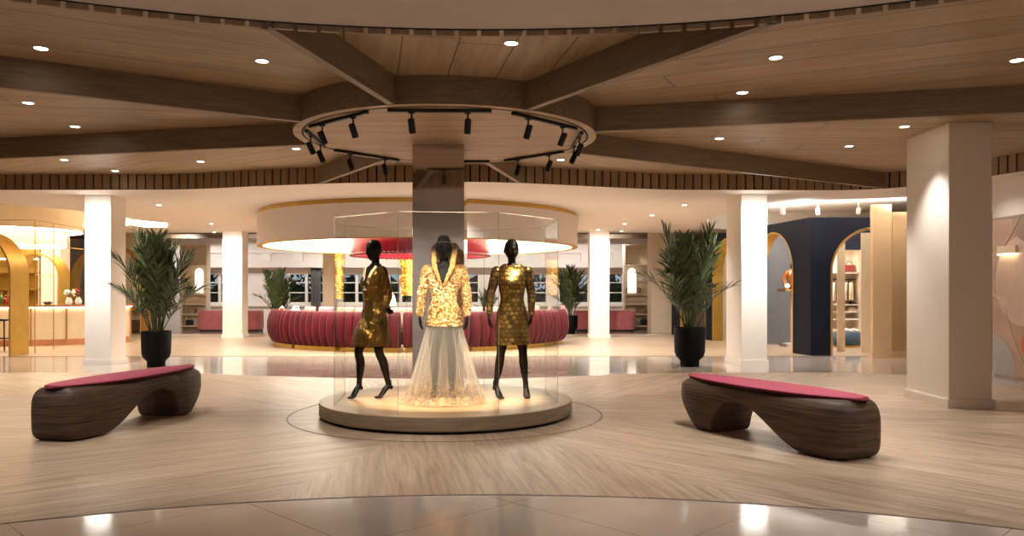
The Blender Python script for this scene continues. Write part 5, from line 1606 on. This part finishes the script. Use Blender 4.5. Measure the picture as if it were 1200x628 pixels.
def tulle(r0, r1, zt, folds, amp, seed):
    rnd = random.Random(seed); ph = [rnd.uniform(0, 6) for _ in range(6)]; bm = B(); rows = []; n = 220
    for i in range(26):
        t_ = i / 25; z = zt * (1 - t_) + .004; k_ = t_ ** 1.12; r = r0 + (r1 - r0) * k_
        row = []
        for k in range(n):
            a = 2 * PI * k / n
            w = math.sin(a * folds + ph[0] + .8 * math.sin(2 * a)) * .6 + math.sin(a * (folds * 2 + 1) + ph[1]) * .25 + math.sin(a * 3 + ph[2]) * .35
            rr = r + amp * w * (t_ ** .8) * (1 + .15 * math.sin(a * 5 + t_ * 4))
            zz = z + (0 if t_ < .9 else max(0, .012 * math.sin(a * folds + ph[3]) * (t_ - .9) * 10))
            row.append((rr * math.cos(a), rr * .86 * math.sin(a) + .01, zz))
        rows.append(row)
    grid(bm, rows, True); return bm
sk = obj('tulle_skirt', tulle(.185, .435, .90, 17, .028, 3), M['tulle'], m2, smooth=True, angle=180)
obj('tulle_layer', tulle(.165, .385, .89, 13, .032, 9), M['tulle'], sk, smooth=True, angle=180)
rnd = random.Random(8); ph = [rnd.uniform(0, 6) for _ in range(6)]
bm = B(); rows = []   # ruffled embroidered edge spreading on the platform
for i in range(9):
    t_ = i / 8; row = []
    for k in range(200):
        a = 2 * PI * k / 200
        w = math.sin(a * 11 + ph[0] + math.sin(3 * a)) + .6 * math.sin(a * 23 + ph[1]) + .4 * math.sin(a * 37 + ph[2])
        r = .40 + .09 * t_ + .012 * w * t_
        row.append((r * math.cos(a), r * .88 * math.sin(a) + .005, .012 + .075 * (1 - t_) ** 2 + .012 * (1 + math.sin(a * 19 + ph[3] + t_ * 3)) * math.sin(PI * t_)))
    rows.append(row)
grid(bm, rows, True)
obj('embroidered_hem', bm, M['tulle'], sk, smooth=True, angle=180)

# ---------------------------------------------------------------- right mannequin: gold disc dress
m3 = place('bald bronze-black mannequin in a long-sleeved dress of gold discs, right in the glass case', .0, 9.22)
Y3 = 8
tors3 = [(.84, 0, .02, .13, .11, Y3, 2.1), (.93, 0, .02, .170, .122, Y3, 2.2), (1.02, 0, .012, .148, .108, Y3, 2.2), (1.13, 0, .004, .112, .088, Y3, 2.2), (1.23, 0, .0, .128, .1, Y3, 2.2), (1.31, 0, -.01, .142, .118, Y3, 2.2),
         (1.40, 0, .0, .158, .098, Y3, 2.3), (1.47, 0, .01, .165, .074, Y3, 2.4), (1.52, 0, .012, .105, .062, Y3, 2.2), (1.55, 0, .012, .056, .05, Y3, 2)]
S3 = dict(torso=tors3, neck=[(0, .015, 1.50), (-.002, .008, 1.56), (-.004, .0, 1.61), (-.006, -.006, 1.66)], head=(V3(-.006, -.018, 1.704), 16, 6, 0, 1.08),
          arms=[dict(p=arm_pts((-.178, -.01, 1.455), (-.25, .03, 1.19), (-.262, -.02, .96)), r=ARM_R, d=(.03, -.12, -.98), n=(.85, .4, 0), s=-1, curl=26),
                dict(p=arm_pts((.178, .02, 1.455), (.225, .06, 1.19), (.225, -.02, .965)), r=ARM_R, d=(-.12, -.12, -.98), n=(-.85, .4, 0), s=1, curl=26)],
          legs=[dict(p=leg_pts((-.08, .02, .90), (-.125, -.07, .53), (-.19, .03, .13), fwd=(-.1, -1)), r=LEG_R, toe=(.42, -.9), lift=.075),
                dict(p=leg_pts((.085, .02, .90), (.125, .0, .53), (.16, .08, .125), fwd=(.1, -1)), r=LEG_R, toe=(.1, -1), lift=.07)])
obj('body', body(S3), M['skin'], m3, smooth=True, angle=180)
bm = B()
d3 = [(.615, -.002, -.005, .205, .160, Y3, 2.2), (.70, 0, .0, .202, .158, Y3, 2.2), (.82, 0, .010, .196, .148, Y3, 2.2), (.93, 0, .02, .188, .142, Y3, 2.2), (1.02, 0, .012, .166, .128, Y3, 2.2), (1.13, 0, .004, .134, .108, Y3, 2.2), (1.23, 0, .0, .146, .116, Y3, 2.2), (1.31, 0, -.01, .158, .134, Y3, 2.2), (1.40, 0, .0, .174, .112, Y3, 2.3), (1.47, 0, .01, .180, .088, Y3, 2.5), (1.525, 0, .012, .125, .074, Y3, 2.2), (1.545, 0, .012, .09, .066, Y3, 2)]
grid(bm, torso_rows(d3), True, True)
def cut3(c): return c.z > 1.525 and math.hypot(c.x, c.y - .01) < .085
dress3 = obj('dress', shell(bm, cut3), M['discs'], m3, smooth=True, angle=180)
so = dress3.modifiers.new('solid', 'SOLIDIFY'); so.thickness = .004; so.offset = 0

for A_ in S3['arms']:
    q = A_['p']; bm = B(); c0 = q[2].copy(); c0.z = 0
    tube(bm, [p - c0 for p in (q[:7] + [q[6].lerp(q[7], .7)])], [.064, .060, .053, .049, .047, .043, .038, .036], 24, 5)
    o = obj('sleeve', bm, M['disc_sleeve'], dress3, smooth=True, angle=180); o.location = c0
